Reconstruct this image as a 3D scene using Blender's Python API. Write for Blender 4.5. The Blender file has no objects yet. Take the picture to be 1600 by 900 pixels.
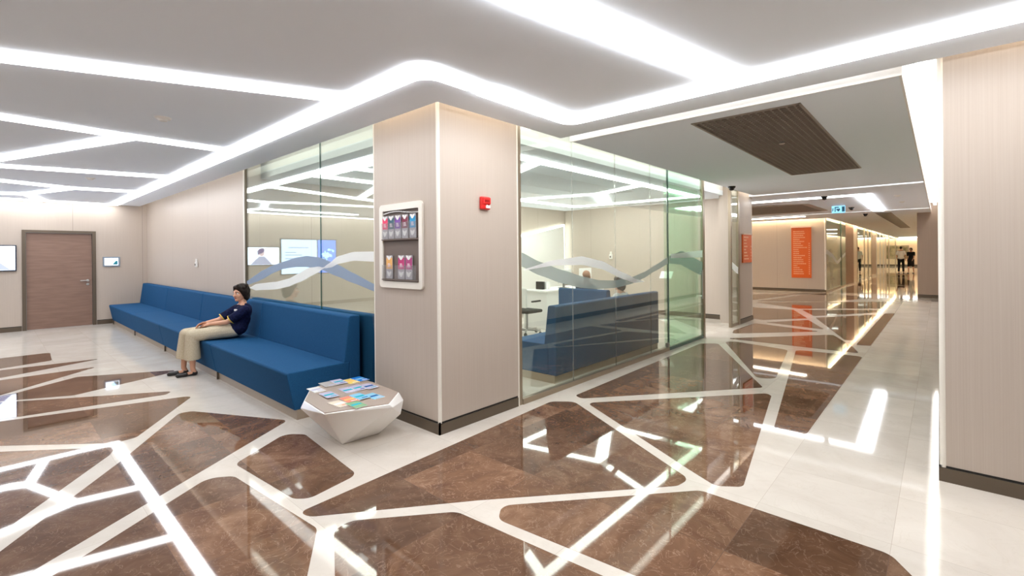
import bpy, bmesh, math, random
from mathutils import Vector, Matrix
random.seed(4)
COL = bpy.context.scene.collection
V = Vector
CH = 2.72          # ceiling underside
RZ = 3.02          # slab above the ceiling slots

# ------------------------------------------------------------------ materials
def nt(name):
    m = bpy.data.materials.new(name); m.use_nodes = True
    n = m.node_tree.nodes; n.clear()
    return m, n, m.node_tree.links

def pbr(name, col, rough=0.5, metal=0.0, spec=0.5, coat=0.0, emit=None, es=0.0, alpha=1.0):
    m, n, l = nt(name)
    b = n.new('ShaderNodeBsdfPrincipled'); o = n.new('ShaderNodeOutputMaterial')
    b.inputs['Base Color'].default_value = (*col, 1)
    b.inputs['Roughness'].default_value = rough
    b.inputs['Metallic'].default_value = metal
    b.inputs['Specular IOR Level'].default_value = spec
    b.inputs['Coat Weight'].default_value = coat
    if emit: b.inputs['Emission Color'].default_value = (*emit, 1); b.inputs['Emission Strength'].default_value = es
    l.new(b.outputs[0], o.inputs[0]); m['b'] = b.name
    return m

def emis(name, col, s):
    m, n, l = nt(name)
    e = n.new('ShaderNodeEmission'); o = n.new('ShaderNodeOutputMaterial')
    e.inputs[0].default_value = (*col, 1); e.inputs[1].default_value = s
    l.new(e.outputs[0], o.inputs[0]); return m

def noise_mix(name, c1, c2, scale=(1,1,1), nscale=5.0, rough=0.5, detail=4, bump=0.0, spec=0.5, sheen=0.0, coat=0.0, lo=0.35, hi=0.65):
    m = pbr(name, c1, rough, spec=spec, coat=coat); n = m.node_tree.nodes; l = m.node_tree.links
    b = n[m['b']]
    g = n.new('ShaderNodeNewGeometry'); mp = n.new('ShaderNodeMapping'); mp.inputs['Scale'].default_value = scale
    t = n.new('ShaderNodeTexNoise'); t.inputs['Scale'].default_value = nscale; t.inputs['Detail'].default_value = detail
    r = n.new('ShaderNodeValToRGB'); r.color_ramp.elements[0].position = lo; r.color_ramp.elements[1].position = hi
    r.color_ramp.elements[0].color = (*c1, 1); r.color_ramp.elements[1].color = (*c2, 1)
    l.new(g.outputs['Position'], mp.inputs[0]); l.new(mp.outputs[0], t.inputs[0]); l.new(t.outputs[0], r.inputs[0]); l.new(r.outputs[0], b.inputs['Base Color'])
    if bump:
        bp = n.new('ShaderNodeBump'); bp.inputs['Strength'].default_value = bump; bp.inputs['Distance'].default_value = 0.002
        l.new(t.outputs[0], bp.inputs['Height']); l.new(bp.outputs[0], b.inputs['Normal'])
    if sheen: b.inputs['Sheen Weight'].default_value = sheen
    return m

def wall_mat(name, axis, pitch, c1=(0.468,0.395,0.335), c2=(0.51,0.44,0.38)):
    """laminate with fine vertical grain and a thin joint every `pitch` metres along `axis`"""
    m = noise_mix(name, c1, c2, (160,160,1.2), 1.0, 0.42, 3, spec=0.35, lo=0.25, hi=0.75)
    if not pitch: return m
    n = m.node_tree.nodes; l = m.node_tree.links; b = n[m['b']]
    ramp = [x for x in n if x.type == 'VALTORGB'][0]; g = [x for x in n if x.type == 'NEW_GEOMETRY'][0]
    s = n.new('ShaderNodeSeparateXYZ'); l.new(g.outputs['Position'], s.inputs[0])
    a = n.new('ShaderNodeMath'); a.operation = 'PINGPONG'; a.inputs[1].default_value = pitch/2
    l.new(s.outputs[axis], a.inputs[0])
    c = n.new('ShaderNodeMath'); c.operation = 'LESS_THAN'; c.inputs[1].default_value = 0.0025
    l.new(a.outputs[0], c.inputs[0])
    mx = n.new('ShaderNodeMix'); mx.data_type = 'RGBA'
    l.new(c.outputs[0], mx.inputs[0]); l.new(ramp.outputs[0], mx.inputs[6]); mx.inputs[7].default_value = (0.22,0.18,0.15,1)
    l.new(mx.outputs[2], b.inputs['Base Color'])
    return m

def marble(name, dark):
    m = pbr(name, (0.5,0.5,0.5), 0.028 if dark else 0.05, spec=0.46 if dark else 0.34); n = m.node_tree.nodes; l = m.node_tree.links; b = n[m['b']]
    g = n.new('ShaderNodeNewGeometry')
    sep = n.new('ShaderNodeSeparateXYZ'); l.new(g.outputs['Position'], sep.inputs[0])
    T = 0.62
    cells = []
    for i, off in ((0, 0.31), (1, 0.02)):
        d = n.new('ShaderNodeMath'); d.operation = 'MULTIPLY_ADD'; d.inputs[1].default_value = 1/T; d.inputs[2].default_value = off+50
        l.new(sep.outputs[i], d.inputs[0])
        f = n.new('ShaderNodeMath'); f.operation = 'FLOOR'; l.new(d.outputs[0], f.inputs[0])
        fr = n.new('ShaderNodeMath'); fr.operation = 'PINGPONG'; fr.inputs[1].default_value = 0.5; l.new(d.outputs[0], fr.inputs[0])
        cells.append((f, fr))
    cb = n.new('ShaderNodeCombineXYZ'); l.new(cells[0][0].outputs[0], cb.inputs[0]); l.new(cells[1][0].outputs[0], cb.inputs[1])
    wn = n.new('ShaderNodeTexWhiteNoise'); wn.noise_dimensions = '3D'; l.new(cb.outputs[0], wn.inputs[0])
    mn = n.new('ShaderNodeMath'); mn.operation = 'MINIMUM'; l.new(cells[0][1].outputs[0], mn.inputs[0]); l.new(cells[1][1].outputs[0], mn.inputs[1])
    lt = n.new('ShaderNodeMath'); lt.operation = 'LESS_THAN'; lt.inputs[1].default_value = 0.0022; l.new(mn.outputs[0], lt.inputs[0])
    # every tile is cut from another part of the slab
    ofs = n.new('ShaderNodeVectorMath'); ofs.operation = 'MULTIPLY_ADD'; l.new(wn.outputs['Color'], ofs.inputs[0]); ofs.inputs[1].default_value = (9,9,9); l.new(g.outputs['Position'], ofs.inputs[2])
    n1 = n.new('ShaderNodeTexNoise'); n1.inputs['Scale'].default_value = 2.6 if dark else 1.6; n1.inputs['Detail'].default_value = 7; n1.inputs['Roughness'].default_value = 0.62
    n1.inputs['Distortion'].default_value = 1.4
    l.new(ofs.outputs[0], n1.inputs[0])
    r1 = n.new('ShaderNodeValToRGB'); e = r1.color_ramp.elements
    if dark:
        e[0].position = 0.28; e[0].color = (0.085,0.041,0.024,1); e[1].position = 0.74; e[1].color = (0.235,0.135,0.083,1)
        x = e.new(0.5); x.color = (0.142,0.073,0.041,1)
    else:
        e[0].position = 0.3; e[0].color = (0.58,0.525,0.465,1); e[1].position = 0.72; e[1].color = (0.67,0.62,0.56,1)
    l.new(n1.outputs[0], r1.inputs[0])
    n2 = n.new('ShaderNodeTexNoise'); n2.inputs['Scale'].default_value = 7 if dark else 3; n2.inputs['Detail'].default_value = 8; n2.inputs['Distortion'].default_value = 2.4
    l.new(ofs.outputs[0], n2.inputs[0])
    r2 = n.new('ShaderNodeValToRGB'); e = r2.color_ramp.elements
    e[0].position = 0.485; e[0].color = (0,0,0,1); e[1].position = 0.515; e[1].color = (0,0,0,1); x = e.new(0.5); x.color = (1,1,1,1)
    l.new(n2.outputs[0], r2.inputs[0])
    vm = n.new('ShaderNodeMath'); vm.operation = 'MULTIPLY'; vm.inputs[1].default_value = 0.38 if dark else 0.22; l.new(r2.outputs[0], vm.inputs[0])
    m1 = n.new('ShaderNodeMix'); m1.data_type = 'RGBA'; l.new(vm.outputs[0], m1.inputs[0]); l.new(r1.outputs[0], m1.inputs[6])
    m1.inputs[7].default_value = (0.42,0.28,0.20,1) if dark else (0.52,0.45,0.37,1)
    # per tile value
    hs = n.new('ShaderNodeHueSaturation'); mr = n.new('ShaderNodeMapRange')
    mr.inputs[3].default_value = 0.72 if dark else 0.95; mr.inputs[4].default_value = 1.3 if dark else 1.04
    l.new(wn.outputs['Value'], mr.inputs[0]); l.new(mr.outputs[0], hs.inputs['Value']); l.new(m1.outputs[2], hs.inputs['Color'])
    m2 = n.new('ShaderNodeMix'); m2.data_type = 'RGBA'; l.new(lt.outputs[0], m2.inputs[0]); l.new(hs.outputs[0], m2.inputs[6])
    m2.inputs[7].default_value = (0.12,0.07,0.05,1) if dark else (0.48,0.42,0.36,1)
    l.new(m2.outputs[2], b.inputs['Base Color'])
    return m

def glass(name, tint, r0=0.07):
    m, n, l = nt(name)
    lw = n.new('ShaderNodeLayerWeight'); lw.inputs[0].default_value = 0.5
    p = n.new('ShaderNodeMath'); p.operation = 'POWER'; p.inputs[1].default_value = 3.6; l.new(lw.outputs['Facing'], p.inputs[0])
    a = n.new('ShaderNodeMath'); a.operation = 'MULTIPLY_ADD'; a.inputs[1].default_value = 0.93-r0; a.inputs[2].default_value = r0; l.new(p.outputs[0], a.inputs[0])
    t = n.new('ShaderNodeBsdfTransparent'); t.inputs[0].default_value = (*tint, 1)
    g = n.new('ShaderNodeBsdfGlossy'); g.inputs['Roughness'].default_value = 0.0; g.inputs[0].default_value = (0.93,0.97,0.95,1)
    mx = n.new('ShaderNodeMixShader'); o = n.new('ShaderNodeOutputMaterial')
    l.new(a.outputs[0], mx.inputs[0]); l.new(t.outputs[0], mx.inputs[1]); l.new(g.outputs[0], mx.inputs[2]); l.new(mx.outputs[0], o.inputs[0])
    return m

def film(name, col, op):
    m, n, l = nt(name)
    t = n.new('ShaderNodeBsdfTransparent'); d = n.new('ShaderNodeBsdfDiffuse'); d.inputs[0].default_value = (*col, 1)
    tr = n.new('ShaderNodeBsdfTranslucent'); tr.inputs[0].default_value = (*col, 1)
    ad = n.new('ShaderNodeMixShader'); l.new(d.outputs[0], ad.inputs[1]); l.new(tr.outputs[0], ad.inputs[2])
    mx = n.new('ShaderNodeMixShader'); mx.inputs[0].default_value = op; o = n.new('ShaderNodeOutputMaterial')
    l.new(t.outputs[0], mx.inputs[1]); l.new(ad.outputs[0], mx.inputs[2]); l.new(mx.outputs[0], o.inputs[0]); return m

M = dict(
    cream=marble('cream_marble', False), brown=marble('brown_marble', True),
    ceil=pbr('ceiling_paint', (0.845,0.905,0.985), 0.9, spec=0.2),
    white=pbr('white_paint', (0.80,0.79,0.77), 0.5),
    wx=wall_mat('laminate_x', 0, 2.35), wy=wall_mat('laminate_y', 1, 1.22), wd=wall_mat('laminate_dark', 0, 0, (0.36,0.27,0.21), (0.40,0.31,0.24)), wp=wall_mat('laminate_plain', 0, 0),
    skirt=pbr('bronze_metal', (0.125,0.095,0.068), 0.38, 0.35), black=pbr('gap_shade_black', (0.012,0.010,0.009), 0.6),
    trim=pbr('corner_trim', (0.80,0.76,0.69), 0.4), rail=pbr('champagne_metal', (0.34,0.275,0.20), 0.32, 0.6),
    steel=pbr('brushed_steel', (0.55,0.54,0.52), 0.28, 0.9),
    door=noise_mix('door_veneer', (0.215,0.128,0.094), (0.255,0.157,0.117), (1,1.2,10), 2.5, 0.5, 4),
    blue=noise_mix('blue_fabric', (0.009,0.058,0.150), (0.016,0.090,0.215), (1,1,1), 260, 0.85, 2, bump=0.2, spec=0.12),
    navy=noise_mix('navy_cloth', (0.004,0.006,0.028), (0.010,0.014,0.055), (1,1,1), 40, 0.9, 2, spec=0.15),
    yellow=pbr('yellow_trim', (0.75,0.52,0.08), 0.8), khaki=noise_mix('khaki_cloth', (0.48,0.41,0.30), (0.56,0.49,0.37), (1,1,1), 90, 0.9, 3, bump=0.3, spec=0.1),
    skin=pbr('skin', (0.62,0.335,0.225), 0.5, spec=0.35), skin2=pbr('tanned_skin', (0.45,0.23,0.15), 0.5, spec=0.35),
    lip=pbr('lips', (0.42,0.13,0.10), 0.45), eye=pbr('eye_white', (0.75,0.73,0.70), 0.3), iris=pbr('iris', (0.03,0.018,0.012), 0.2),
    hair=noise_mix('dark_hair', (0.006,0.003,0.0025), (0.020,0.010,0.007), (1,1,0.3), 120, 0.6, 2, bump=0.5, spec=0.2),
    blackc=pbr('black_cloth', (0.010,0.010,0.012), 0.8, spec=0.2), leather=pbr('black_leather', (0.012,0.010,0.010), 0.32),
    shirtw=pbr('white_shirt', (0.75,0.77,0.80), 0.8, spec=0.1), shirtb=pbr('pale_shirt', (0.55,0.62,0.64), 0.8, spec=0.1),
    strip=emis('light_diffuser', (0.975,0.985,1.0), 9.5), sleft=emis('light_diffuser_dim', (0.975,0.985,1.0), 6.4), sright=emis('light_diffuser_bright', (0.97,0.985,1.0), 10.5), sroom=emis('light_diffuser_room', (0.98,1.0,0.97), 11.5), shall=emis('added_light_hall', (1.0,0.84,0.64), 9.0), led=emis('cove_lamp', (1.0,0.96,0.90), 4.5), ledr=emis('cove_lamp_right', (1.0,0.97,0.93), 7.0), leds=emis('cove_lamp_soft', (1.0,0.95,0.88), 3.0), ledh=emis('cove_lamp_hall', (1.0,0.76,0.47), 46.0),
    ledw=emis('cove_lamp_warm', (1.0,0.84,0.65), 6.5), edge=emis('panel_edge_lamp', (0.92,1.0,0.98), 6.0),
    pane=glass('clear_glass', (0.94,0.97,0.93), 0.085), green=glass('green_glass', (0.86,0.965,0.89), 0.06), grn=pbr('glass_edge', (0.03,0.10,0.075), 0.15),
    filmw=film('white_film', (0.95,0.95,0.96), 0.88), filmg=film('grey_film', (0.42,0.47,0.47), 0.55), filmb=film('blue_grey_film', (0.42,0.50,0.66), 0.72),
    lam=pbr('table_laminate', (0.34,0.27,0.225), 0.42), tw=pbr('white_lacquer', (0.90,0.895,0.88), 0.32, coat=0.2),
    grille=pbr('grille_metal', (0.34,0.29,0.25), 0.5, 0.3), dark=pbr('dark_void', (0.05,0.043,0.038), 0.9),
    vent=pbr('vent_metal', (0.22,0.205,0.19), 0.5, 0.3), domeb=pbr('dome_black', (0.012,0.012,0.013), 0.15), plast=pbr('white_plastic', (0.78,0.77,0.74), 0.4),
    red=pbr('red_plastic', (0.72,0.018,0.016), 0.35), tvb=pbr('tv_bezel', (0.025,0.035,0.06), 0.3),
    orange=pbr('orange_board', (0.74,0.125,0.012), 0.5), orl=pbr('pale_lettering', (0.92,0.50,0.28), 0.5), sil=pbr('sign_header', (0.80,0.62,0.52), 0.35, 0.2),
    taupe=pbr('rack_back', (0.155,0.118,0.10), 0.6), acr=film('acrylic', (0.6,0.6,0.62), 0.22), pap=pbr('paper_white', (0.82,0.81,0.80), 0.6),
    pic=noise_mix('painting', (0.16,0.13,0.06), (0.42,0.33,0.22), (1,1,1), 3, 0.6, 3), warmw=pbr('warm_wall', (0.82,0.68,0.54), 0.6),
)
def flat(name, c, r=0.45): 
    if name not in M: M[name] = pbr(name, c, r)
    return M[name]

# ------------------------------------------------------------------ mesh helpers
def box(bm, x0, x1, y0, y1, z0, z1, mi=0):
    x0,x1=sorted((x0,x1)); y0,y1=sorted((y0,y1)); z0,z1=sorted((z0,z1))
    v = [bm.verts.new((x,y,z)) for x in (x0,x1) for y in (y0,y1) for z in (z0,z1)]
    for f in ((0,1,3,2),(4,6,7,5),(0,4,5,1),(2,3,7,6),(0,2,6,4),(1,5,7,3)):
        bm.faces.new([v[i] for i in f]).material_index = mi
    return v

def prism(bm, pts, z0, z1, mi=0, xf=None):
    """extrude the outline pts between z0 and z1; xf maps (a,b,c) to world"""
    xf = xf or (lambda a,b,c: (a,b,c))
    area = sum(pts[i][0]*pts[(i+1)%len(pts)][1]-pts[(i+1)%len(pts)][0]*pts[i][1] for i in range(len(pts)))
    if area < 0: pts = pts[::-1]
    lo = [bm.verts.new(xf(a,b,z0)) for a,b in pts]; hi = [bm.verts.new(xf(a,b,z1)) for a,b in pts]
    fs = [bm.faces.new(lo[::-1]), bm.faces.new(hi)]
    for i in range(len(pts)):
        j = (i+1) % len(pts); fs.append(bm.faces.new((lo[i], lo[j], hi[j], hi[i])))
    for f in fs: f.material_index = mi
    return fs

def fillet(pts, r, n=6):
    out = []
    N = len(pts)
    for i in range(N):
        p0, p, p1 = V(pts[i-1]), V(pts[i]), V(pts[(i+1)%N])
        a = (p0-p); b = (p1-p); la, lb = a.length, b.length
        if la < 1e-6 or lb < 1e-6: continue
        a /= la; b /= lb
        ang = a.angle(b)
        if ang > 3.0: out.append(tuple(p)); continue
        t = min(r/math.tan(ang/2), la*0.45, lb*0.45); rr = t*math.tan(ang/2)
        c = p + (a+b).normalized()*(rr/math.sin(ang/2))
        s, e = p+a*t, p+b*t
        a0 = math.atan2(s.y-c.y, s.x-c.x); a1 = math.atan2(e.y-c.y, e.x-c.x)
        d = (a1-a0+math.pi) % (2*math.pi) - math.pi
        for k in range(n+1):
            q = a0+d*k/n; out.append((c.x+rr*math.cos(q), c.y+rr*math.sin(q)))
    return out

def ribbon(path, w, closed=False):
    """outline of a band of width w (or [w...]) along path, mitred"""
    P = [V(p) for p in path]; L, R = [], []
    n = len(P)
    for i, p in enumerate(P):
        if closed: a, b = (p-P[i-1]).normalized(), (P[(i+1)%n]-p).normalized()
        else: a = (p-P[i-1]).normalized() if i else (P[1]-p).normalized(); b = (P[i+1]-p).normalized() if i < n-1 else a
        na, nb = V((-a.y,a.x)), V((-b.y,b.x)); m = (na+nb).normalized(); k = (w/2)/max(0.3, m.dot(na))
        L.append(tuple(p+m*k)); R.append(tuple(p-m*k))
    return L, R

def obj(name, bm, mats, parent=None, bevel=0, smooth=False, segs=2, recalc=True):
    if recalc: bmesh.ops.recalc_face_normals(bm, faces=bm.faces)
    if parent is not None:
        q = parent; off = V((0,0,0))
        while q is not None: off += q.location; q = q.parent
        bmesh.ops.translate(bm, vec=-off, verts=bm.verts)
    me = bpy.data.meshes.new(name); bm.to_mesh(me); bm.free()
    if not isinstance(mats, (list, tuple)): mats = [mats]
    for m in mats: me.materials.append(m)
    if smooth:
        for p in me.polygons: p.use_smooth = True
    o = bpy.data.objects.new(name, me); COL.objects.link(o)
    if parent is not None: o.parent = parent
    if bevel:
        md = o.modifiers.new('bevel', 'BEVEL'); md.width = bevel; md.segments = segs; md.limit_method = 'ANGLE'; md.angle_limit = 0.6
        md.harden_normals = False
    return o

def origin(o, loc):
    """move an object's origin to its base"""
    o.data.transform(Matrix.Translation(-V(loc))); o.location = loc; return o

def thing(name, label, cat, loc=(0,0,0), group=None):
    o = bpy.data.objects.new(name, None); COL.objects.link(o); o.location = loc; o.empty_display_size = 0.1
    return tag(o, label, cat, group)
def tag(o, label, cat, group=None):
    o['label'] = label; o['category'] = cat
    if group: o['group'] = group
    return o
def struct(name, bm, mats, parent=None, **k):
    o = obj(name, bm, mats, parent, **k)
    if parent is None: o['kind'] = 'structure'
    return o
def sroot(name, loc):
    o = bpy.data.objects.new(name, None); COL.objects.link(o); o.location = loc; o['kind'] = 'structure'; return o
B = bmesh.new
def boxes(*bs):
    bm = B()
    for b in bs: box(bm, *b)
    return bm
def clone(o, dloc, parent=None):
    c = o.copy(); COL.objects.link(c)
    if parent is None: c.location = V(o.location)+V(dloc)
    else: c.parent = parent
    for ch in list(o.children): clone(ch, (0,0,0), c)
    return c

# ------------------------------------------------------------------ floor
bm = B()
box(bm, -14.3, 4.2, -4.2, 62, -0.1, 0.0)
INLAY = [
 ([(-11.6,-2.3),(-10.51,0.09),(-10.51,0.63),(-9.68,0.60),(-9.35,-0.5),(-9.0,-2.3)],.08),
 ([(-10.2,-2.3),(-9.38,0.08),(-9.28,1.11),(-8.77,0.07),(-8.2,-2.3)][1:4],.02),
 ([(-8.60,-0.9),(-8.61,0.07),(-8.63,0.99),(-7.66,0.06),(-6.9,-0.9)],.03),
 ([(-7.5,-0.9),(-7.65,0.18),(-8.09,0.73),(-7.53,1.66),(-7.41,1.53),(-7.03,0.61),(-7.15,0.40),(-7.42,-0.1)],.05),
 ([(-7.35,-0.3),(-7.29,0.06),(-7.04,0.40),(-6.39,1.36),(-6.28,1.28),(-6.51,0.05),(-6.95,-1.0)],.05),
 ([(-6.85,-1.2),(-6.43,0.05),(-6.01,1.47),(-4.98,0.81),(-4.96,0.67),(-5.60,0.04),(-6.3,-0.9)],.07),
 ([(-5.80,-0.36),(-4.85,0.66),(-4.69,0.60),(-3.82,0.03),(-3.0,-0.55),(-3.6,-1.5)],.04),
 ([(-3.57,0.02),(-4.49,0.64),(-5.43,1.21),(-5.41,1.31),(-4.43,1.82),(-3.21,0.09),(-2.2,-1.25),(-2.6,-1.5)],.07),
 ([(-3.79,1.18),(-4.11,1.66),(-3.97,1.77),(-2.97,1.68),(-2.90,1.32),(-2.97,1.25)],.09),
 ([(-2.9,-0.12),(-3.11,0.18),(-3.69,0.98),(-3.59,1.11),(-2.55,1.20),(-2.21,0.99),(-1.3,0.50),(-1.9,-0.6)],.10),
 ([(-2.79,1.21),(-2.94,3.82),(-2.76,3.97),(-1.24,3.10),(-1.26,2.96),(-2.09,2.00),(-2.70,1.22)],.10),
 ([(-2.64,4.02),(-1.37,5.53),(-1.31,5.46),(-0.94,3.22),(-1.08,3.12),(-1.30,3.24)],.07),
 ([(-2.87,4.15),(-2.94,7.86),(-2.72,8.05),(-1.46,5.74),(-2.76,4.10)],.06),
 ([(-2.78,8.47),(-1.73,8.19),(-1.45,6.24),(-1.62,6.12)],.14),
 ([(-1.64,8.28),(-0.82,8.34),(-0.82,4.46),(-1.05,4.43)],.10),
 ([(-1.95,2.04),(-1.13,3.00),(-0.19,2.98),(-0.10,2.84),(0.28,2.15),(-1.86,1.92)],.08),
 ([(-2.54,1.29),(-2.10,1.82),(0.1,2.02),(0.6,1.0),(-1.2,0.62)],.11),
 ([(-4.96,18.21),(-3.10,20.25),(-3.77,18.95),(-4.35,16.03)],.03),
 ([(-3.62,18.56),(-3.10,20.25),(-1.49,18.97),(-2.62,16.69),(-4.17,15.76)],.03),
 ([(-4.08,15.40),(-1.19,17.78),(-1.10,15.60),(-2.76,14.31)],.03),
 ([(-5.2,14.0),(-3.81,13.96),(-2.82,13.98),(-2.22,12.35),(-2.91,11.47),(-3.38,11.7),(-4.6,12.2)],.04),
 ([(-2.65,14.11),(-1.12,15.23),(-1.08,14.65),(-2.18,12.87)],.04),
 ([(-2.10,12.59),(-1.11,14.07),(-1.10,9.75),(-1.2,9.7)],.04),
 ([(-0.99,14.41),(-0.80,14.62),(-0.82,9.36),(-1.00,9.31)],.03),
 ([(-2.77,11.12),(-2.15,12.07),(-1.65,10.77)],.04),
 ([(-2.95,9.6),(-2.90,10.85),(-1.67,10.46),(-2.85,9.2)],.05),
 ([(-2.78,8.62),(-1.53,10.10),(-1.43,10.18),(-1.02,9.09),(-0.89,8.57)],.05),
 ([(-2.9,20.7),(-1.3,21.0),(-1.0,26.0),(-2.8,27.5)],.1), ([(-2.8,28.3),(-1.0,26.8),(-1.2,33.5),(-2.7,34.5)],.1), ([(-2.8,35.5),(-1.1,34.5),(-1.0,43.0),(-2.8,41.5)],.1),
 ([(-8.2,12.6),(-5.6,12.2),(-5.6,14.6),(-8.4,15.8)],.1), ([(-8.3,16.8),(-4.9,15.5),(-5.3,19.4),(-8.2,19.8)],.1),
]
for pts, r in INLAY:
    prism(bm, fillet(pts, r), -0.003, 0.0009, 1)
struct('floor', bm, [M['cream'], M['brown']])

# ------------------------------------------------------------------ walls
XL = -14.1
def wall(name, x0, x1, y0, y1, mat, z0=0.0, z1=RZ): return struct(name, boxes((x0,x1,y0,y1,z0,z1)), mat)
wall('wall_left', XL-0.2, XL, -4.2, 0.44, M['wy'])          # door wall, left of the door
wall('wall_left.001', XL-0.2, XL, 1.60, 2.75, M['wy'])
wall('wall_left.002', XL-0.2, XL, 0.44, 1.60, M['wy'], 2.10)
wall('wall_sofa', XL, -7.62, 2.53, 2.75, M['wx'])
wall('wall_pillar', -4.07, -3.1, 2.51, 3.50, M['wp'], 0.0)
wall('wall_back', XL-0.2, 4.2, -4.4, -4.2, M['wx'])
wall('wall_side', 4.0, 4.2, -4.2, 4.36, M['wy'])
wall('wall_right', 0.0, 4.2, 4.16, 4.36, M['wx'])
wall('wall_right.001', 0.0, 0.2, 4.36, 60, M['wy'])
wall('wall_room_left', -8.1, -7.9, 2.75, 11.0, M['wy'])
wall('wall_room_back', -9.0, -3.1, 11.0, 11.41, M['wx'])
wall('wall_room_end', -3.5, -3.1, 10.5, 11.0, M['wp'])
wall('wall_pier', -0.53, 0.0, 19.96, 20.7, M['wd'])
wall('wall_far', -9.0, -3.1, 20.6, 20.8, M['wx'])
wall('wall_hall', -9.2, -9.0, 11.0, 60, M['wy'])
wall('wall_end', -9.2, 0.2, 60, 60.2, M['warmw'])
wall('wall_shop', -3.4, -3.1, 25.6, 28.2, M['door'])
wall('wall_shop.001', -3.25, -3.1, 28.2, 29.4, M['trim'])
wall('wall_shop.002', -3.3, -3.1, 36.5, 39.2, M['wp'])
wall('wall_shop.003', -3.3, -3.1, 46, 47.4, M['wp'])

def skirting(name, a, b, out, h=0.088, t=0.012):
    """bronze skirting with a black strip standing in for the shadow gap over it; a, b are wall-face end points, out the outward unit vector"""
    ax, ay = a; bx, by = b; ox, oy = out
    bm = B()
    x0, x1 = min(ax,bx), max(ax,bx); y0, y1 = min(ay,by), max(ay,by)
    e = t if True else 0
    def slab(tt, z0, z1, mi):
        xa, xb, ya, yb = x0, x1, y0, y1
        if ox: xa, xb = sorted((ax-0.002*ox, ax+tt*ox))
        if oy: ya, yb = sorted((ay-0.002*oy, ay+tt*oy))
        box(bm, xa, xb, ya, yb, z0, z1, mi)
    slab(t, 0, h, 0); slab(0.0015, h, h+0.014, 1)  # shade of the recess is painted as a black strip on the wall face
    return struct(name, bm, [M['skirt'], M['black']])
skirting('baseboard_left', (XL,-4.2), (XL,0.43), (1,0)); skirting('baseboard_left.001', (XL,1.61), (XL,2.53), (1,0))
skirting('baseboard_sofa', (XL,2.53), (-7.62,2.53), (0,-1))
skirting('baseboard_pillar', (-4.07,2.51), (-3.088,2.51), (0,-1)); skirting('baseboard_pillar.001', (-3.1,2.498), (-3.1,3.49), (1,0))
skirting('baseboard_right', (-0.012,4.16), (4.0,4.16), (0,-1)); skirting('baseboard_right.001', (0,4.15), (0,19.9), (-1,0))
skirting('baseboard_pier', (-0.53,19.96), (0,19.96), (0,-1)); skirting('baseboard_far', (-9,20.6), (-3.09,20.6), (0,-1))
skirting('baseboard_room', (-7.9,2.75), (-7.9,11.0), (1,0)); skirting('baseboard_room.001', (-7.9,11.0), (-3.5,11.0), (0,-1))
skirting('baseboard_room.002', (-3.1,10.5), (-3.1,11.42), (1,0)); skirting('baseboard_hall', (-9,11.41), (-3.09,11.41), (0,1))
skirting('baseboard_end', (-9,60), (0,60), (0,-1), 0.16)

def vtrim(name, x, y, r, z0=0.09, z1=RZ, m='trim'):
    bm = B(); pts = [(x+r*math.cos(a*math.pi/8), y+r*math.sin(a*math.pi/8)) for a in range(16)]
    prism(bm, pts, z0, z1); return struct(name, bm, M[m], smooth=False)
vtrim('trim_1', -3.111, 2.521, 0.016); vtrim('trim_2', 0.010, 4.170, 0.017); vtrim('trim_3', -3.111, 20.612, 0.03); vtrim('trim_4', -3.111, 11.40, 0.016)
struct('trim_5', boxes((-4.085,-4.07,2.508,2.56,0,RZ)), M['trim']); struct('trim_6', boxes((-3.14,-3.094,3.50,3.515,0,RZ)), M['trim'])
struct('trim_7', boxes((-3.16,-3.096,3.515,3.56,0,RZ)), M['rail']); struct('trim_8', boxes((-7.62,-7.585,2.512,2.56,0,RZ)), M['trim'])
struct('trim_9', boxes((-7.585,-7.56,2.52,2.56,0,RZ)), M['skirt'])

# ------------------------------------------------------------------ ceilings
def slab(name, rects): 
    bm = B()
    for r in rects: box(bm, *r, CH, CH+0.10)
    return struct(name, bm, M['ceil'])
XA, YA = -2.955, 2.395
bm = B(); prism(bm, [(XL,-4.2),(4.0,-4.2),(4.0,4.045),(XA,4.045),(XA,YA),(XL,YA)], CH, CH+0.10); struct('ceiling', bm, M['ceil'])
gx0, gx1, gy0, gy1 = -1.735, -0.835, 4.45, 8.54
slab('ceiling.001', [(XA,gx0,4.225,10.98),(gx1,-0.20,4.225,10.98),(gx0,gx1,4.225,gy0),(gx0,gx1,gy1,10.98)])
slab('ceiling.002', [(-9,-0.20,11.20,17.85)])
slab('ceiling.003', [(XA,-0.20,18.05,59.8),(-9,XA,18.05,20.44)])
slab('ceiling.004', [(-7.9,-3.42,2.865,11.0)])
struct('trim_11', boxes((-7.9,-3.42,2.865,2.885,CH+.1,RZ),(-3.44,-3.42,2.885,11.0,CH+.1,RZ)), M['white'])
slab('ceiling.005', [(-9,-3.3,20.8,60)])
struct('ceiling.006', boxes((XL-0.2,4.2,-4.4,60.2,RZ,RZ+0.1)), M['white'])
# edge lip of the corridor ceiling by the right-hand slot
struct('trim_10', boxes((-0.20,-0.185,4.225,19.9,CH-0.012,CH+0.10),(XA,-0.185,4.21,4.225,CH-0.012,CH+0.10)), M['white'])
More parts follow.
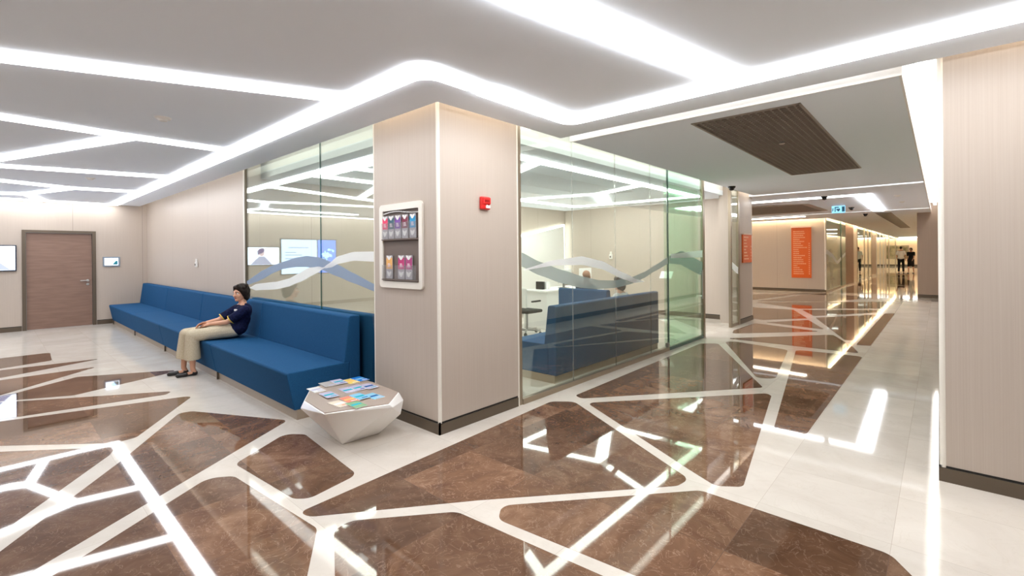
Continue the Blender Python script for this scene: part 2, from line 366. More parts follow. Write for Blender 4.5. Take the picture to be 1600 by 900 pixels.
# cove lamps standing in the slots
def cove(name, rect, label, z=2.93, m='led'):
    o = obj(name, boxes((*rect, z, z+0.03)), M[m]); return origin(tag(o, label, 'cove light'), ((rect[0]+rect[1])/2,(rect[2]+rect[3])/2,z))
cove('cove_light', (XL+0.1,-4.1,2.43,2.49), 'lamp in the ceiling slot over the long blue sofa wall', m='leds')
cove('cove_light', (-4.05,-3.0,2.42,2.48), 'lamp in the ceiling slot washing the pillar face with the brochure rack', m='ledw')
cove('cove_light', (-3.06,-3.0,2.50,3.6), 'lamp in the ceiling slot washing the pillar face with the red alarm', m='ledw')
cove('cove_light', (-3.06,-3.0,3.62,10.4), 'lamp in the ceiling slot along the corridor glass wall')
cove('cove_light', (-3.06,-3.0,10.45,11.3), 'lamp in the ceiling slot over the pillar with the small orange sign', m='ledw')
cove('cove_light', (-2.9,-0.25,4.10,4.17), 'lamp in the slot crossing the ceiling in front of the dark grille')
cove('cove_light', (0.05,3.9,4.07,4.12), 'lamp in the ceiling slot over the right-hand wall', m='ledw')
cove('cove_light', (-0.13,-0.06,4.3,19.8), 'lamp in the long ceiling slot beside the right-hand wall', m='ledr')
cove('cove_light', (-8.9,-0.25,11.05,11.12), 'lamp in the thin slot across the ceiling beyond the dark grille')
cove('cove_light', (-8.9,-0.25,17.92,17.98), 'lamp in the thin ceiling slot just before the orange directory wall')
cove('cove_light', (-8.9,-3.1,20.50,20.55), 'warm lamp in the ceiling slot over the orange directory wall', m='ledh')
cove('cove_light', (-3.06,-3.0,20.6,59.8), 'lamp in the ceiling slot over the far shop windows', m='ledh')
cove('cove_light', (-0.13,-0.06,20.8,59.8), 'lamp in the ceiling slot beyond the far right pier', m='ledh')
cove('cove_light', (-2.9,-0.3,59.86,59.93), 'warm lamp washing the end wall of the corridor', m='ledh')

cove('cove_light', (-7.8,-4.1,2.60,2.66), 'lamp in the ceiling slot inside the glass room behind the left glass', m='leds')
cove('cove_light', (-3.24,-3.18,3.6,10.9), 'lamp in the ceiling slot inside the glass room along the corridor glass', m='leds')
# light lines in the ceiling
NS = [0]
def strip(path, w, label, closed=False, r=0.0, group=None, m='strip'):
    NS[0] += 1; dz = 0.0004*NS[0]
    L, R = ribbon(path, w, closed)
    bm = B(); zz = CH-(0.027 if m == 'sright' else 0.020)-dz
    if closed:
        Lf, Rf = (fillet(L, r) if r else L), (fillet(R, r) if r else R)
        n = len(Lf)
        vo = [[bm.verts.new((p[0],p[1],z)) for p in ring] for ring in (Lf, Rf) for z in (zz, CH+0.01)]
        for i in range(n):
            j = (i+1)%n
            bm.faces.new((vo[0][i],vo[0][j],vo[2][j],vo[2][i])); bm.faces.new((vo[0][i],vo[1][i],vo[1][j],vo[0][j])); bm.faces.new((vo[2][i],vo[2][j],vo[3][j],vo[3][i]))
    else:
        pts = L + R[::-1]
        if r:
            k = len(L); f = fillet(pts, r)
            pts = f
        prism(bm, pts, zz, CH+0.01)
    o = obj('ceiling_light', bm, M[m])
    c = V(path[len(path)//2]); return origin(tag(o, label, 'ceiling light', group), (c.x,c.y,zz))
strip([(-14.0,1.885),(-2.472,1.885),(-2.472,2.40)], 0.172, 'long light line parallel to the blue sofas, bending at the pillar corner', r=0.13, m='sleft')
strip([(-2.472,2.39),(-2.472,3.545),(4.0,3.545)], 0.172, 'light line running from the pillar corner over to the right-hand wall', r=0.13, m='sright')
strip([(-2.15,-2.6),(-1.40,1.9),(-1.08,3.47)], 0.19, 'broad light line slanting overhead to the corner before the grille', m='sright')
strip([(-5.05,-2.2),(-4.15,0.05),(-3.38,1.83)], 0.175, 'uppermost slanting light line at left, nearest overhead', m='sleft')
strip([(-5.8,-2.2),(-5.92,0.06),(-5.99,0.88),(-5.99,1.83)], 0.16, 'second light line from the top left, with a fork', m='sleft')
strip([(-9.22,-0.22),(-8.37,0.085),(-5.98,0.96)], 0.145, 'light line forking off left from the second line', m='sleft')
strip([(-9.65,-2.2),(-9.05,0.09),(-8.58,1.83)], 0.19, 'plain light line between the two left forks', m='sleft')
strip([(-10.2,-2.0),(-10.73,0.1),(-11.09,0.95),(-10.9,1.83)], 0.19, 'far left light line bending towards the sofa wall', m='sleft')
strip([(-11.05,0.97),(-12.62,0.45)], 0.13, 'short light line linking the far left bends', m='sleft')
strip([(-12.77,-2.2),(-12.77,0.20),(-12.63,0.46)], 0.24, 'light line near the door wall running to the front', m='sleft')
strip([(-12.55,0.44),(-13.98,0.76)], 0.15, 'short broad light line pointing at the door wall', m='sleft')
strip([(-13.92,-4.0),(-13.92,1.86)], 0.16, 'thin light line along the foot of the ceiling at the door wall', m='sleft')
G = 'light lines inside the glass room'
strip([(-3.87,3.35),(-3.87,10.2),(-6.95,10.1),(-6.95,3.35)], 0.13, 'light line loop inside the glass room', closed=True, m='sroom')
strip([(-3.92,4.85),(-4.75,5.25)], 0.13, 'slanting light line nearest the front inside the glass room', m='sroom')
strip([(-6.9,7.85),(-5.1,8.27),(-3.92,7.75)], 0.12, 'kinked light line across the glass room ceiling', m='sroom')
strip([(-5.1,8.25),(-5.95,9.9)], 0.24, 'short wide light bar inside the glass room', m='sroom')
strip([(-9,12.52),(-1.30,12.48)], 0.10, 'thin light line across the ceiling behind the small orange sign')
strip([(-4.4,14.0),(-8.6,12.9)], 0.2, 'added slanting light bar in the side hall ceiling', m='shall')  # added lamp in the unseen part of the hall, boosts its light
strip([(-3.4,18.6),(-8.6,19.2)], 0.2, 'added slanting light bar lighting the orange directory wall', m='shall')  # added warm lamp, brightens the directory wall
strip([(-1.22,12.44),(-1.33,17.80)], 0.27, 'wide light bar in the corridor ceiling beside the exit sign')
strip([(-2.7,55.0),(-0.5,55.2)], 0.4, 'added light bar across the corridor ceiling brightening the end wall')  # added lamp to brighten the far corridor and its end wall
for i, y in enumerate((24,30,37,45,53)):
    strip([(-6.6,y),(-3.9,y+1.2)], 0.14, ['nearest','second','middle','fourth','farthest'][i]+' light line inside the far shop windows')

# ceiling grille
t = thing('ceiling_grille', 'large dark slatted open-cell grille set in the corridor ceiling', 'ceiling grille', ((gx0+gx1)/2,(gy0+gy1)/2,CH))
obj('frame', boxes((gx0,gx0+.02,gy0,gy1,CH-.006,CH+.1),(gx1-.02,gx1,gy0,gy1,CH-.006,CH+.1),(gx0,gx1,gy0,gy0+.02,CH-.006,CH+.1),(gx0,gx1,gy1-.02,gy1,CH-.006,CH+.1)), M['grille'], t)
bm = B()
n = 15
for i in range(1,n): x = gx0+(gx1-gx0)*i/n; box(bm, x-.005, x+.005, gy0+.02, gy1-.02, CH+.004, CH+.05)
n = 68
for i in range(1,n): y = gy0+(gy1-gy0)*i/n; box(bm, gx0+.02, gx1-.02, y-.005, y+.005, CH+.002, CH+.046)
obj('slats', bm, M['grille'], t)
obj('backing', boxes((gx0,gx1,gy0,gy1,CH+.1,CH+.12)), M['dark'], t)
bm = B(); bmesh.ops.create_cone(bm, cap_ends=True, segments=16, radius1=0.03, radius2=0.02, depth=0.03, matrix=Matrix.Translation((-1.28,5.87,CH-.012)))
origin(tag(obj('sprinkler', bm, M['steel']), 'small sprinkler head in the middle of the dark ceiling grille', 'sprinkler'), (-1.28,5.87,CH))
# dark panel in place of a shadowed ceiling recess, and long vent further on
t = thing('ceiling_grille', 'dark brown slatted panel standing in for a shadowed ceiling recess beyond the exit sign', 'ceiling grille', (-4.5,15,CH))
bm = B(); pp = [(-8.2,13.55),(-3.2,13.6),(-2.45,13.95),(-2.42,16.7),(-8.2,17.2)]; prism(bm, fillet(pp,.2), CH-0.008, CH+0.02); obj('panel', bm, M['grille'], t)
bm = B()
for i in range(40):
    y = 14.0+i*0.065; box(bm, -8.0, -2.6, y, y+0.02, CH-0.014, CH-0.007)
obj('slats', bm, M['grille'], t)
t = thing('ceiling_vent', 'long grey slatted air vent in the far corridor ceiling', 'ceiling vent', (-1.3,25,CH))
obj('frame', boxes((-1.52,-1.12,19.0,32.2,CH-0.008,CH+0.02)), M['vent'], t)
bm = B()
for i in range(10): x = -1.50+i*0.038; box(bm, x, x+0.016, 19.1, 32.1, CH-0.016, CH-0.007)
obj('slats', bm, M['vent'], t)

def smoke(x, y, label):
    t = thing('smoke_detector', label, 'smoke detector', (x,y,CH))
    bm = B(); bmesh.ops.create_cone(bm, cap_ends=True, segments=24, radius1=0.055, radius2=0.065, depth=0.014, matrix=Matrix.Translation((x,y,CH-.006))); obj('base', bm, M['plast'], t)
    bm = B(); bmesh.ops.create_cone(bm, cap_ends=True, segments=24, radius1=0.03, radius2=0.042, depth=0.018, matrix=Matrix.Translation((x,y,CH-.02))); obj('sensor', bm, M['plast'], t)
smoke(-5.02,1.02,'smoke detector on the left ceiling between the two upper light lines')
smoke(-9.58,1.03,'smoke detector on the left ceiling farther towards the door wall')
smoke(-0.67,13.3,'smoke detector on the corridor ceiling, nearer of two by the right slot')
smoke(-0.68,15.1,'smoke detector on the corridor ceiling, farther of two by the right slot')
def dome(x, y, label):
    t = thing('dome_camera', label, 'security camera', (x,y,CH))
    bm = B(); bmesh.ops.create_cone(bm, cap_ends=True, segments=24, radius1=0.062, radius2=0.07, depth=0.03, matrix=Matrix.Translation((x,y,CH-.014))); obj('housing', bm, M['domeb'], t)
    bm = B(); bmesh.ops.create_uvsphere(bm, u_segments=20, v_segments=12, radius=0.05, matrix=Matrix.Translation((x,y,CH-.032))); obj('dome', bm, M['domeb'], t, smooth=True)
dome(-2.84,9.2,'black dome camera at the ceiling edge above the glass doorway')
dome(-1.88,12.38,'black dome camera left above the exit sign, on the light line')
dome(-1.80,16.0,'black dome camera just right of the exit sign')
dome(-1.78,19.1,'black dome camera beyond the exit sign, farthest of the three in the corridor')

# ------------------------------------------------------------------ glass partitions
def wave(bm, xf, s0, s1, zc, hw, n=60, th=0.0015):
    """film ribbon: centre zc(s), half height hw(s)"""
    S = [s0+(s1-s0)*i/n for i in range(n+1)]
    pts = [(s, zc(s)+hw(s)) for s in S] + [(s, zc(s)-hw(s)) for s in S[::-1]]
    prism(bm, pts, 0, th, 0, xf)
def interp(tab):
    def f(s):
        if s <= tab[0][0]: return tab[0][1]
        for (a,va),(b,vb) in zip(tab, tab[1:]):
            if s <= b:
                k = (s-a)/(b-a); k = k*k*(3-2*k)*0.25+k*0.75; return va+(vb-va)*k
        return tab[-1][1]
    return f
# window_1: left glass, plane y = 2.53
w1 = sroot('window_1', (-5.8,2.53,0))
for a, b in ((-7.56,-5.245),(-5.235,-4.085)):
    struct('pane', boxes((a,b,2.533,2.543,0.03,RZ-0.02)), M['pane'], w1)
struct('base_rail', boxes((-7.56,-4.085,2.522,2.555,0,0.05)), M['rail'], w1)
struct('joint', boxes((-5.245,-5.235,2.532,2.544,0.03,RZ-0.02)), M['grn'], w1)
bz = lambda s: 1.295+0.14*math.cos((s+5.62)*math.pi/2.6)
hb = interp([(-7.56,.03),(-7.0,.06),(-6.3,.045),(-5.6,.066),(-4.85,.065),(-4.1,.035)])
zb = interp([(-7.56,1.11),(-7.2,1.19),(-6.95,1.25),(-6.6,1.33),(-6.27,1.385),(-5.9,1.425),(-5.6,1.437),(-5.28,1.42),(-4.84,1.34),(-4.53,1.27),(-4.1,1.18)])
bm = B(); wave(bm, lambda a,b,c: (a,2.5325-c,b), -7.555, -4.09, zb, hb); struct('wave_film', bm, M['filmb'], w1)['label'] = 'blue-grey wave film'
zw = interp([(-7.40,1.05),(-6.95,1.085),(-6.5,1.115),(-6.12,1.165),(-5.81,1.235),(-5.5,1.315),(-5.2,1.36),(-5.0,1.40),(-4.84,1.455),(-4.5,1.495),(-4.1,1.49)])
hw_ = interp([(-7.44,.004),(-7.2,.045),(-6.6,.05),(-6.0,.05),(-5.6,.06),(-5.3,.035),(-5.17,.004),(-5.08,.02),(-4.9,.04),(-4.5,.046),(-4.1,.05)])
bm = B(); wave(bm, lambda a,b,c: (a,2.5305-c,b), -7.44, -4.09, zw, hw_); struct('wave_film', bm, M['filmw'], w1)['label'] = 'white wave film'
# window_2: corridor glass, plane x = -3.1
w2 = sroot('window_2', (-3.1,5.3,0))
JY = [3.56,4.46,5.42,6.42,7.0]
for i in range(4):
    struct('pane', boxes((-3.112,-3.102,JY[i]+.004,JY[i+1]-.004,0.05,RZ-0.02)), M['pane'], w2)
    if 0 < i: struct('joint', boxes((-3.113,-3.101,JY[i]-.004,JY[i]+.004,0.05,RZ-0.02)), M['acr'], w2)
struct('base_rail', boxes((-3.14,-3.085,3.56,7.0,0,0.055)), M['rail'], w2)
zg = interp([(3.56,1.45),(3.85,1.35),(4.24,1.25),(4.63,1.17),(5.0,1.12),(5.41,1.105),(5.83,1.13),(6.2,1.19),(6.56,1.28),(7.0,1.385)])
hg = interp([(3.56,.07),(4.4,.075),(5.2,.05),(6.4,.04),(7,.05)])
bm = B(); wave(bm, lambda a,b,c: (-3.1005+c,a,b), 3.57, 6.995, zg, hg); struct('wave_film', bm, M['filmg'], w2)['label'] = 'grey-green wave film'
zh = interp([(3.56,1.34),(4.1,1.405),(4.64,1.42),(5.07,1.36),(5.62,1.20),(5.95,1.12),(6.2,1.1)])
hh = interp([(3.56,.004),(4.1,.03),(4.64,.05),(5.2,.05),(5.8,.04),(6.2,.004)])
bm = B(); wave(bm, lambda a,b,c: (-3.0985+c,a,b), 3.60, 6.2, zh, hh); struct('wave_film', bm, M['filmw'], w2)['label'] = 'white wave film'
# glass door leaf beside it
d2 = sroot('door_2', (-3.1,7.75,0))
struct('pane', boxes((-3.116,-3.102,7.03,8.42,0.02,RZ-0.02)), M['green'], d2)
struct('pane', boxes((-3.20,-3.186,7.08,8.46,0.02,2.6)), M['green'], d2)
struct('edge', boxes((-3.118,-3.10,7.0,7.03,0,RZ-0.02)), M['grn'], d2); struct('frame', boxes((-3.14,-3.09,8.44,8.52,0,RZ)), M['rail'], d2)
struct('bottom_rail', boxes((-3.14,-3.09,7.03,8.44,0,0.05)), M['grn'], d2)
bm = B(); wave(bm, lambda a,b,c: (-3.1005+c,a,b), 7.04, 8.42, interp([(7,1.39),(7.5,1.42),(8.4,1.22)]), interp([(7,.05),(7.6,.12),(8.4,.12)])); struct('wave_film', bm, M['filmg'], d2)
bm = B(); wave(bm, lambda a,b,c: (-3.0985+c,a,b), 7.1, 8.42, interp([(7,1.45),(8.4,1.48)]), interp([(7,.03),(8.4,.06)])); struct('wave_film', bm, M['filmw'], d2)
bm = B()
for z in (0.75,1.15): bmesh.ops.create_cone(bm, cap_ends=True, segments=12, radius1=0.008, radius2=0.008, depth=0.06, matrix=Matrix.Translation((-3.08,8.3,z)) @ Matrix.Rotation(math.pi/2,4,'Y'))
bmesh.ops.create_cone(bm, cap_ends=True, segments=12, radius1=0.012, radius2=0.012, depth=0.5, matrix=Matrix.Translation((-3.055,8.3,0.95)))
struct('handle', bm, M['steel'], d2)['label'] = 'steel bar handle'
bm = boxes((-3.13,-3.08,6.95,7.0,0.06,0.12)); struct('pivot', bm, M['steel'], d2)
# window_3: narrow glass strip before the small orange sign
w3 = sroot('window_3', (-3.1,10.2,0))
struct('frame', boxes((-3.14,-3.09,9.93,10.0,0,RZ),(-3.14,-3.09,10.42,10.5,0,RZ),(-3.13,-3.1,10.0,10.42,0,0.06)), M['rail'], w3)
struct('pane', boxes((-3.116,-3.104,10.0,10.42,0.06,RZ-0.02)), M['pane'], w3)
bm = B(); wave(bm, lambda a,b,c: (-3.1025+c,a,b), 10.0, 10.42, interp([(10,1.25),(10.42,1.12)]), interp([(10,.07),(10.42,.07)])); struct('wave_film', bm, M['filmw'], w3)
# far shop windows
yy = [20.7,22.6,24.3]
w4 = sroot('window_4', (-3.1,22.5,0))
struct('pane', boxes((-3.112,-3.1,20.72,24.2,0.03,RZ-.02)), M['pane'], w4); struct('edge', boxes((-3.13,-3.09,24.2,24.5,0.0,RZ-.02)), M['grn'], w4)
struct('base_rail', boxes((-3.13,-3.09,20.7,25.6,0,0.06)), M['rail'], w4); struct('pane', boxes((-3.112,-3.1,24.5,25.58,0.03,RZ-.02)), M['green'], w4)
bm = B(); wave(bm, lambda a,b,c: (-3.0985+c,a,b), 20.75, 25.5, interp([(20.7,1.5),(22.0,1.35),(23.2,1.05),(25.5,1.4)]), interp([(20.7,.09),(25.5,.06)])); struct('wave_film', bm, M['filmw'], w4)
w5 = sroot('window_5', (-3.1,33,0))
struct('pane', boxes((-3.112,-3.1,29.4,36.5,0.03,RZ-.02)), M['pane'], w5)
for y in (29.4,32.6,34.4,36.3): struct('mullion', boxes((-3.14,-3.08,y,y+0.16,0,RZ-.02)), M['rail'], w5)
w6 = sroot('window_6', (-3.1,43,0))
struct('pane', boxes((-3.112,-3.1,39.2,46,0.03,RZ-.02)), M['pane'], w6)
for y in (39.3,42.0,44.6): struct('mullion', boxes((-3.14,-3.08,y,y+0.22,0,RZ-.02)), M['steel'], w6)
w7 = sroot('window_7', (-3.1,53,0))
struct('pane', boxes((-3.112,-3.1,47.4,59.9,0.03,RZ-.02)), M['green'], w7)
for y in (49.5,57.5): struct('mullion', boxes((-3.14,-3.08,y,y+0.6,0,RZ-.02)), M['rail'], w7)

# ------------------------------------------------------------------ door in the left wall
d1 = sroot('door_1', (XL,1.02,0))
struct('frame', boxes((XL-.1,XL+.02,0.44,0.50,0,2.1),(XL-.1,XL+.02,1.54,1.60,0,2.1),(XL-.1,XL+.02,0.50,1.54,2.045,2.1)), M['skirt'], d1)['label'] = 'bronze door frame'
struct('door_leaf', boxes((XL-.08,XL-.03,0.505,1.535,0.006,2.04)), M['door'], d1)
hd = B()
bmesh.ops.create_cone(hd, cap_ends=True, segments=16, radius1=0.027, radius2=0.027, depth=0.012, matrix=Matrix.Translation((XL-.024,1.46,1.0)) @ Matrix.Rotation(math.pi/2,4,'Y'))
bmesh.ops.create_cone(hd, cap_ends=True, segments=12, radius1=0.011, radius2=0.011, depth=0.06, matrix=Matrix.Translation((XL+.002,1.46,1.0)) @ Matrix.Rotation(math.pi/2,4,'Y'))
box(hd, XL+.02, XL+.036, 1.33, 1.47, 0.99, 1.011)
struct('handle', hd, M['steel'], d1, bevel=0.004)['label'] = 'steel lever handle'
hd = B(); bmesh.ops.create_cone(hd, cap_ends=True, segments=16, radius1=0.026, radius2=0.026, depth=0.01, matrix=Matrix.Translation((XL-.025,1.46,0.92)) @ Matrix.Rotation(math.pi/2,4,'Y')); struct('lock', hd, M['steel'], d1)

# ------------------------------------------------------------------ screens on the left wall
def wx(x): return lambda a,b,c: (x+c, a, b)        # outline in (y,z) standing on a wall facing +x
def disc(cx, cz, rx, rz, n=20, rot=0):
    return [(cx+rx*math.cos(2*math.pi*i/n)*math.cos(rot)-rz*math.sin(2*math.pi*i/n)*math.sin(rot), cz+rx*math.cos(2*math.pi*i/n)*math.sin(rot)+rz*math.sin(2*math.pi*i/n)*math.cos(rot)) for i in range(n)]
E = dict(w=emis('screen_white', (0.72,0.84,1.0), 2.50), l=emis('screen_lilac', (0.50,0.55,0.85), 0.9), p=emis('screen_purple', (0.10,0.06,0.30), 0.9), k=emis('screen_pink', (0.95,0.70,0.75), 1.0),
         b=emis('screen_blue', (0.02,0.16,0.75), 2.60), c=emis('screen_cyan', (0.35,0.80,1.0), 3.00), g=emis('screen_text', (0.22,0.36,0.62), 1.60), s=emis('screen_sky', (0.45,0.70,1.0), 2.40), t=emis('screen_teal', (0.05,0.25,0.32), 0.6))
def tv(y0, y1, z0, z1, label, th=0.05, rim=0.014):
    t = thing('television', label, 'television', (XL,(y0+y1)/2,z0))
    obj('casing', boxes((XL+.002,XL+th,y0,y1,z0,z1)), M['tvb'], t, bevel=0.006)
    return t, XL+th+0.001
t, X = tv(-0.51,0.365,1.245,1.78,'left wall television showing a person with a headset, cut by the frame edge')
obj('screen', boxes((XL+.05,X,-0.49,0.343,1.27,1.757)), E['w'], t)
s = B(); prism(s, disc(-0.02,1.60,.075,.09), 0, .002, 0, wx(X)); obj('screen_picture', s, E['k'], t)
s = B(); prism(s, disc(0.0,1.655,.105,.065,20,-.5), .0022, .004, 0, wx(X)); obj('screen_picture', s, E['p'], t)
s = B(); prism(s, disc(0.055,1.60,.025,.055,20,.4), .0022, .004, 0, wx(X)); obj('screen_picture', s, E['p'], t)
s = B(); prism(s, [(-0.3,1.275),(-0.1,1.50),(0.05,1.50),(0.28,1.275)], 0, .002, 0, wx(X)); obj('screen_picture', s, E['l'], t)
t, X = tv(-2.24,-0.53,0.957,2.02,'large left wall television with blue picture, seen mirrored in the glass')
obj('screen', boxes((XL+.05,X,-1.60,-0.56,0.99,1.99)), E['s'], t); obj('screen', boxes((XL+.05,X,-2.21,-1.63,0.99,1.99)), E['b'], t)
s = B()
for z, a, b in ((1.74,-1.35,-.75),(1.60,-.98,-.66),(1.52,-1.15,-.66),(1.42,-.95,-.66),(1.34,-1.0,-.66),(1.26,-.86,-.66)): prism(s, [(a,z),(b,z),(b,z+.028),(a,z+.028)], 0, .002, 0, wx(X))
obj('screen_text', s, E['g'], t)
s = B(); prism(s, disc(-1.92, 1.5, .07, .05, 12, .3), 0, .0015, 0, wx(X))
for i in range(26):
    a = random.uniform(0,6.28); r = random.uniform(0.05,0.30); cy, cz = -1.92+.8*r*math.cos(a), 1.5+r*math.sin(a); q = random.uniform(.012,.045)
    prism(s, disc(cy, cz, q, q*random.uniform(.4,1.2), 8, a), 0, .002+.0003*i, 0, wx(X))
obj('screen_picture', s, E['c'], t)
t = thing('tablet_panel', 'small wall tablet with a blue picture beside the brown door', 'tablet', (XL,1.87,1.3))
obj('casing', boxes((XL+.002,XL+.03,1.715,2.02,1.30,1.525)), flat('grey_casing',(0.25,0.30,0.36)), t, bevel=0.008)
obj('screen', boxes((XL+.03,XL+.032,1.745,1.985,1.335,1.495)), E['w'], t)
s = B(); prism(s, disc(1.90,1.40,.06,.045), 0, .002, 0, wx(XL+.032)); obj('screen_picture', s, E['s'], t)
s = B(); prism(s, [(1.88,1.345),(1.975,1.345),(1.975,1.44),(1.94,1.43)], 0.0021, .004, 0, wx(XL+.032)); obj('screen_picture', s, E['t'], t)

def dispenser(x, y, z, label, s=1.0):
    t = thing('wall_dispenser', label, 'dispenser', (x,y,z))
    obj('body', boxes((x-.035*s,x+.035*s,y-.04*s,y-.002,z-.05*s,z+.05*s)), M['plast'], t, bevel=0.012*s)
    obj('cap', boxes((x-.018*s,x+.018*s,y-.035*s,y-.008,z+.05*s,z+.10*s)), M['plast'], t, bevel=0.006*s)
    bm = B(); bmesh.ops.create_cone(bm, cap_ends=True, segments=14, radius1=.018*s, radius2=.018*s, depth=.006, matrix=Matrix.Translation((x,y-.041*s,z-.005*s)) @ Matrix.Rotation(math.pi/2,4,'X')); obj('lens', bm, M['blackc'], t)
dispenser(-9.99,2.53,1.37,'small white wall device with a dark dot above the long sofa')
dispenser(-6.42,11.0,1.42,'white wall device on the back wall inside the glass room',1.3)

# fire alarm call point on the pillar
t = thing('fire_alarm', 'red fire alarm call point on the pillar face', 'fire alarm', (-3.1,3.04,1.91))
obj('back_box', boxes((-3.1,-3.065,2.985,3.10,1.912,2.03)), M['red'], t, bevel=0.012)
obj('cover', boxes((-3.068,-3.05,2.995,3.09,1.96,2.022)), M['red'], t, bevel=0.008)
bm = B(); prism(bm, [(3.035,1.925),(3.09,1.925),(3.09,1.955),(3.07,1.948),(3.05,1.957),(3.035,1.945)], 0, .006, 0, wx(-3.066)); obj('label_plate', bm, M['pap'], t)
obj('glass_cover', boxes((-3.055,-3.048,3.01,3.075,1.975,2.0)), flat('dark_red',(0.35,0.01,0.01),.15), t, bevel=0.003)

# ------------------------------------------------------------------ brochure rack on the pillar
RX0, RX1, RZ0, RZ1, RY = -3.955, -3.292, 1.202, 1.974, 2.51
t = thing('brochure_rack', 'white framed brochure display case on the pillar', 'brochure rack', ((RX0+RX1)/2,RY,RZ0))
outer = fillet([(RX0,RZ0),(RX1,RZ0),(RX1,RZ1),(RX0,RZ1)], .04)
RD = 0.018
wy = lambda y: (lambda a,b,c: (a, y-c, b))         # outline in (x,z) on a wall facing -y
inner = fillet([(RX0+.055,RZ0+.06),(RX1-.05,RZ0+.06),(RX1-.05,RZ1-.06),(RX0+.055,RZ1-.06)], .012)
bm = B()
for ring, (d0, d1) in ((None,(0,.05)),):
    o0 = [bm.verts.new((a,RY-.001,b)) for a,b in outer]; o1 = [bm.verts.new((a,RY-.022,b)) for a,b in outer]
    i0 = [bm.verts.new((a,RY-.001,b)) for a,b in inner]; i1 = [bm.verts.new((a,RY-.022,b)) for a,b in inner]
    n = len(outer)
    for i in range(n):
        j = (i+1)%n
        for q in ((o0[i],o0[j],o1[j],o1[i]),(i0[i],i1[i],i1[j],i0[j]),(o1[i],o1[j],i1[j],i1[i]),(o0[i],i0[i],i0[j],o0[j])): bm.faces.new(q)
obj('frame', bm, M['trim'], t)
obj('back_panel', boxes((RX0+.05,RX1-.045,RY-.006,RY-.002,RZ0+.055,RZ1-.055)), M['taupe'], t)
obj('pocket', boxes((RX0+.06,RX1-.07,RY-.034,RY-.031,1.655,1.80)), M['acr'], t)
obj('pocket', boxes((RX0+.06,RX0+.22,RY-.034,RY-.031,1.285,1.41)), M['acr'], t); obj('pocket', boxes((RX0+.26,RX1-.08,RY-.034,RY-.031,1.285,1.41)), M['acr'], t)
obj('shelf', boxes((RX0+.055,RX1-.05,RY-.034,RY-.006,1.640,1.652)), M['taupe'], t); obj('shelf', boxes((RX0+.055,RX1-.05,RY-.034,RY-.006,1.270,1.282)), M['taupe'], t)
bm = B()
for k in range(15):
    x = RX0+.07+k*.036; z = 1.885+.012*math.sin(k*.35); box(bm, x, x+.037, RY-.02, RY-.012, z, z+.009)
obj('wire', bm, M['steel'], t)
def brochure(x, z0, z1, col, w, label, grp):
    t = thing('brochure', label, 'brochure', (x,RY-.018,z0), grp)
    obj('sheet', boxes((x-w/2,x+w/2,RY-.022,RY-.014,z0,z1)), flat('sheet_grey',(0.42,0.40,0.43)), t)
    zc = z1-(z1-z0)*0.58
    bm = B(); prism(bm, [(x-w*.48,zc),(x+w*.48,zc),(x+w*.48,z1-.02),(x-w*.48,z1-.02)], 0, .001, 0, wy(RY-.022)); obj('cover_picture', bm, flat('cover_'+label.split()[0], col), t)
    def vee(zt, hh, ww):
        return [(x-ww/2,zt),(x-ww*.12,zt-.006),(x,zt-.016),(x+ww*.12,zt-.006),(x+ww/2,zt),(x+ww*.32,zt-hh*.6),(x+.004,zt-hh),(x-.012,zt-hh*.95),(x-ww*.38,zt-hh*.5)]
    bm = B(); prism(bm, vee(z1,.042,w*.8), .0012, .0022, 0, wy(RY-.022)); obj('white_emblem', bm, M['pap'], t)
    bm = B(); prism(bm, vee(z0+.07,.05,w*.75), .0012, .0022, 0, wy(RY-.022)); obj('white_emblem', bm, M['pap'], t)
    bm = B()
    for i in range(3): prism(bm, [(x-w*.22,zc+.02+i*.012),(x+w*(.25-.06*i),zc+.02+i*.012),(x+w*(.25-.06*i),zc+.027+i*.012),(x-w*.22,zc+.027+i*.012)], .0012, .0018, 0, wy(RY-.022))
    obj('cover_lettering', bm, flat('pale_ink',(0.85,0.70,0.75)), t)
g = 'brochures in the display case'
for x, c, l in ((-3.855,(0.75,0.03,0.12),'pink-red brochure at the left of the top row in the wall case'),(-3.755,(0.02,0.09,0.13),'dark teal brochure, second in the top row of the wall case'),
                (-3.650,(0.17,0.05,0.33),'purple brochure in the middle of the top row of the wall case'),(-3.540,(0.20,0.015,0.05),'maroon brochure, fourth in the top row of the wall case'),
                (-3.425,(0.01,0.28,0.55),'cyan blue brochure at the right of the top row in the wall case')):
    brochure(x, 1.655, 1.865, c, 0.088, l, g)
for x, c, l in ((-3.79,(0.80,0.42,0.12),'orange brochure alone at the left of the lower row in the wall case'),(-3.60,(0.50,0.03,0.16),'crimson brochure in the middle of the lower row in the wall case'),
                (-3.485,(0.42,0.05,0.20),'plum brochure at the right of the lower row in the wall case')):
    brochure(x, 1.285, 1.50, c, 0.10, l, g)

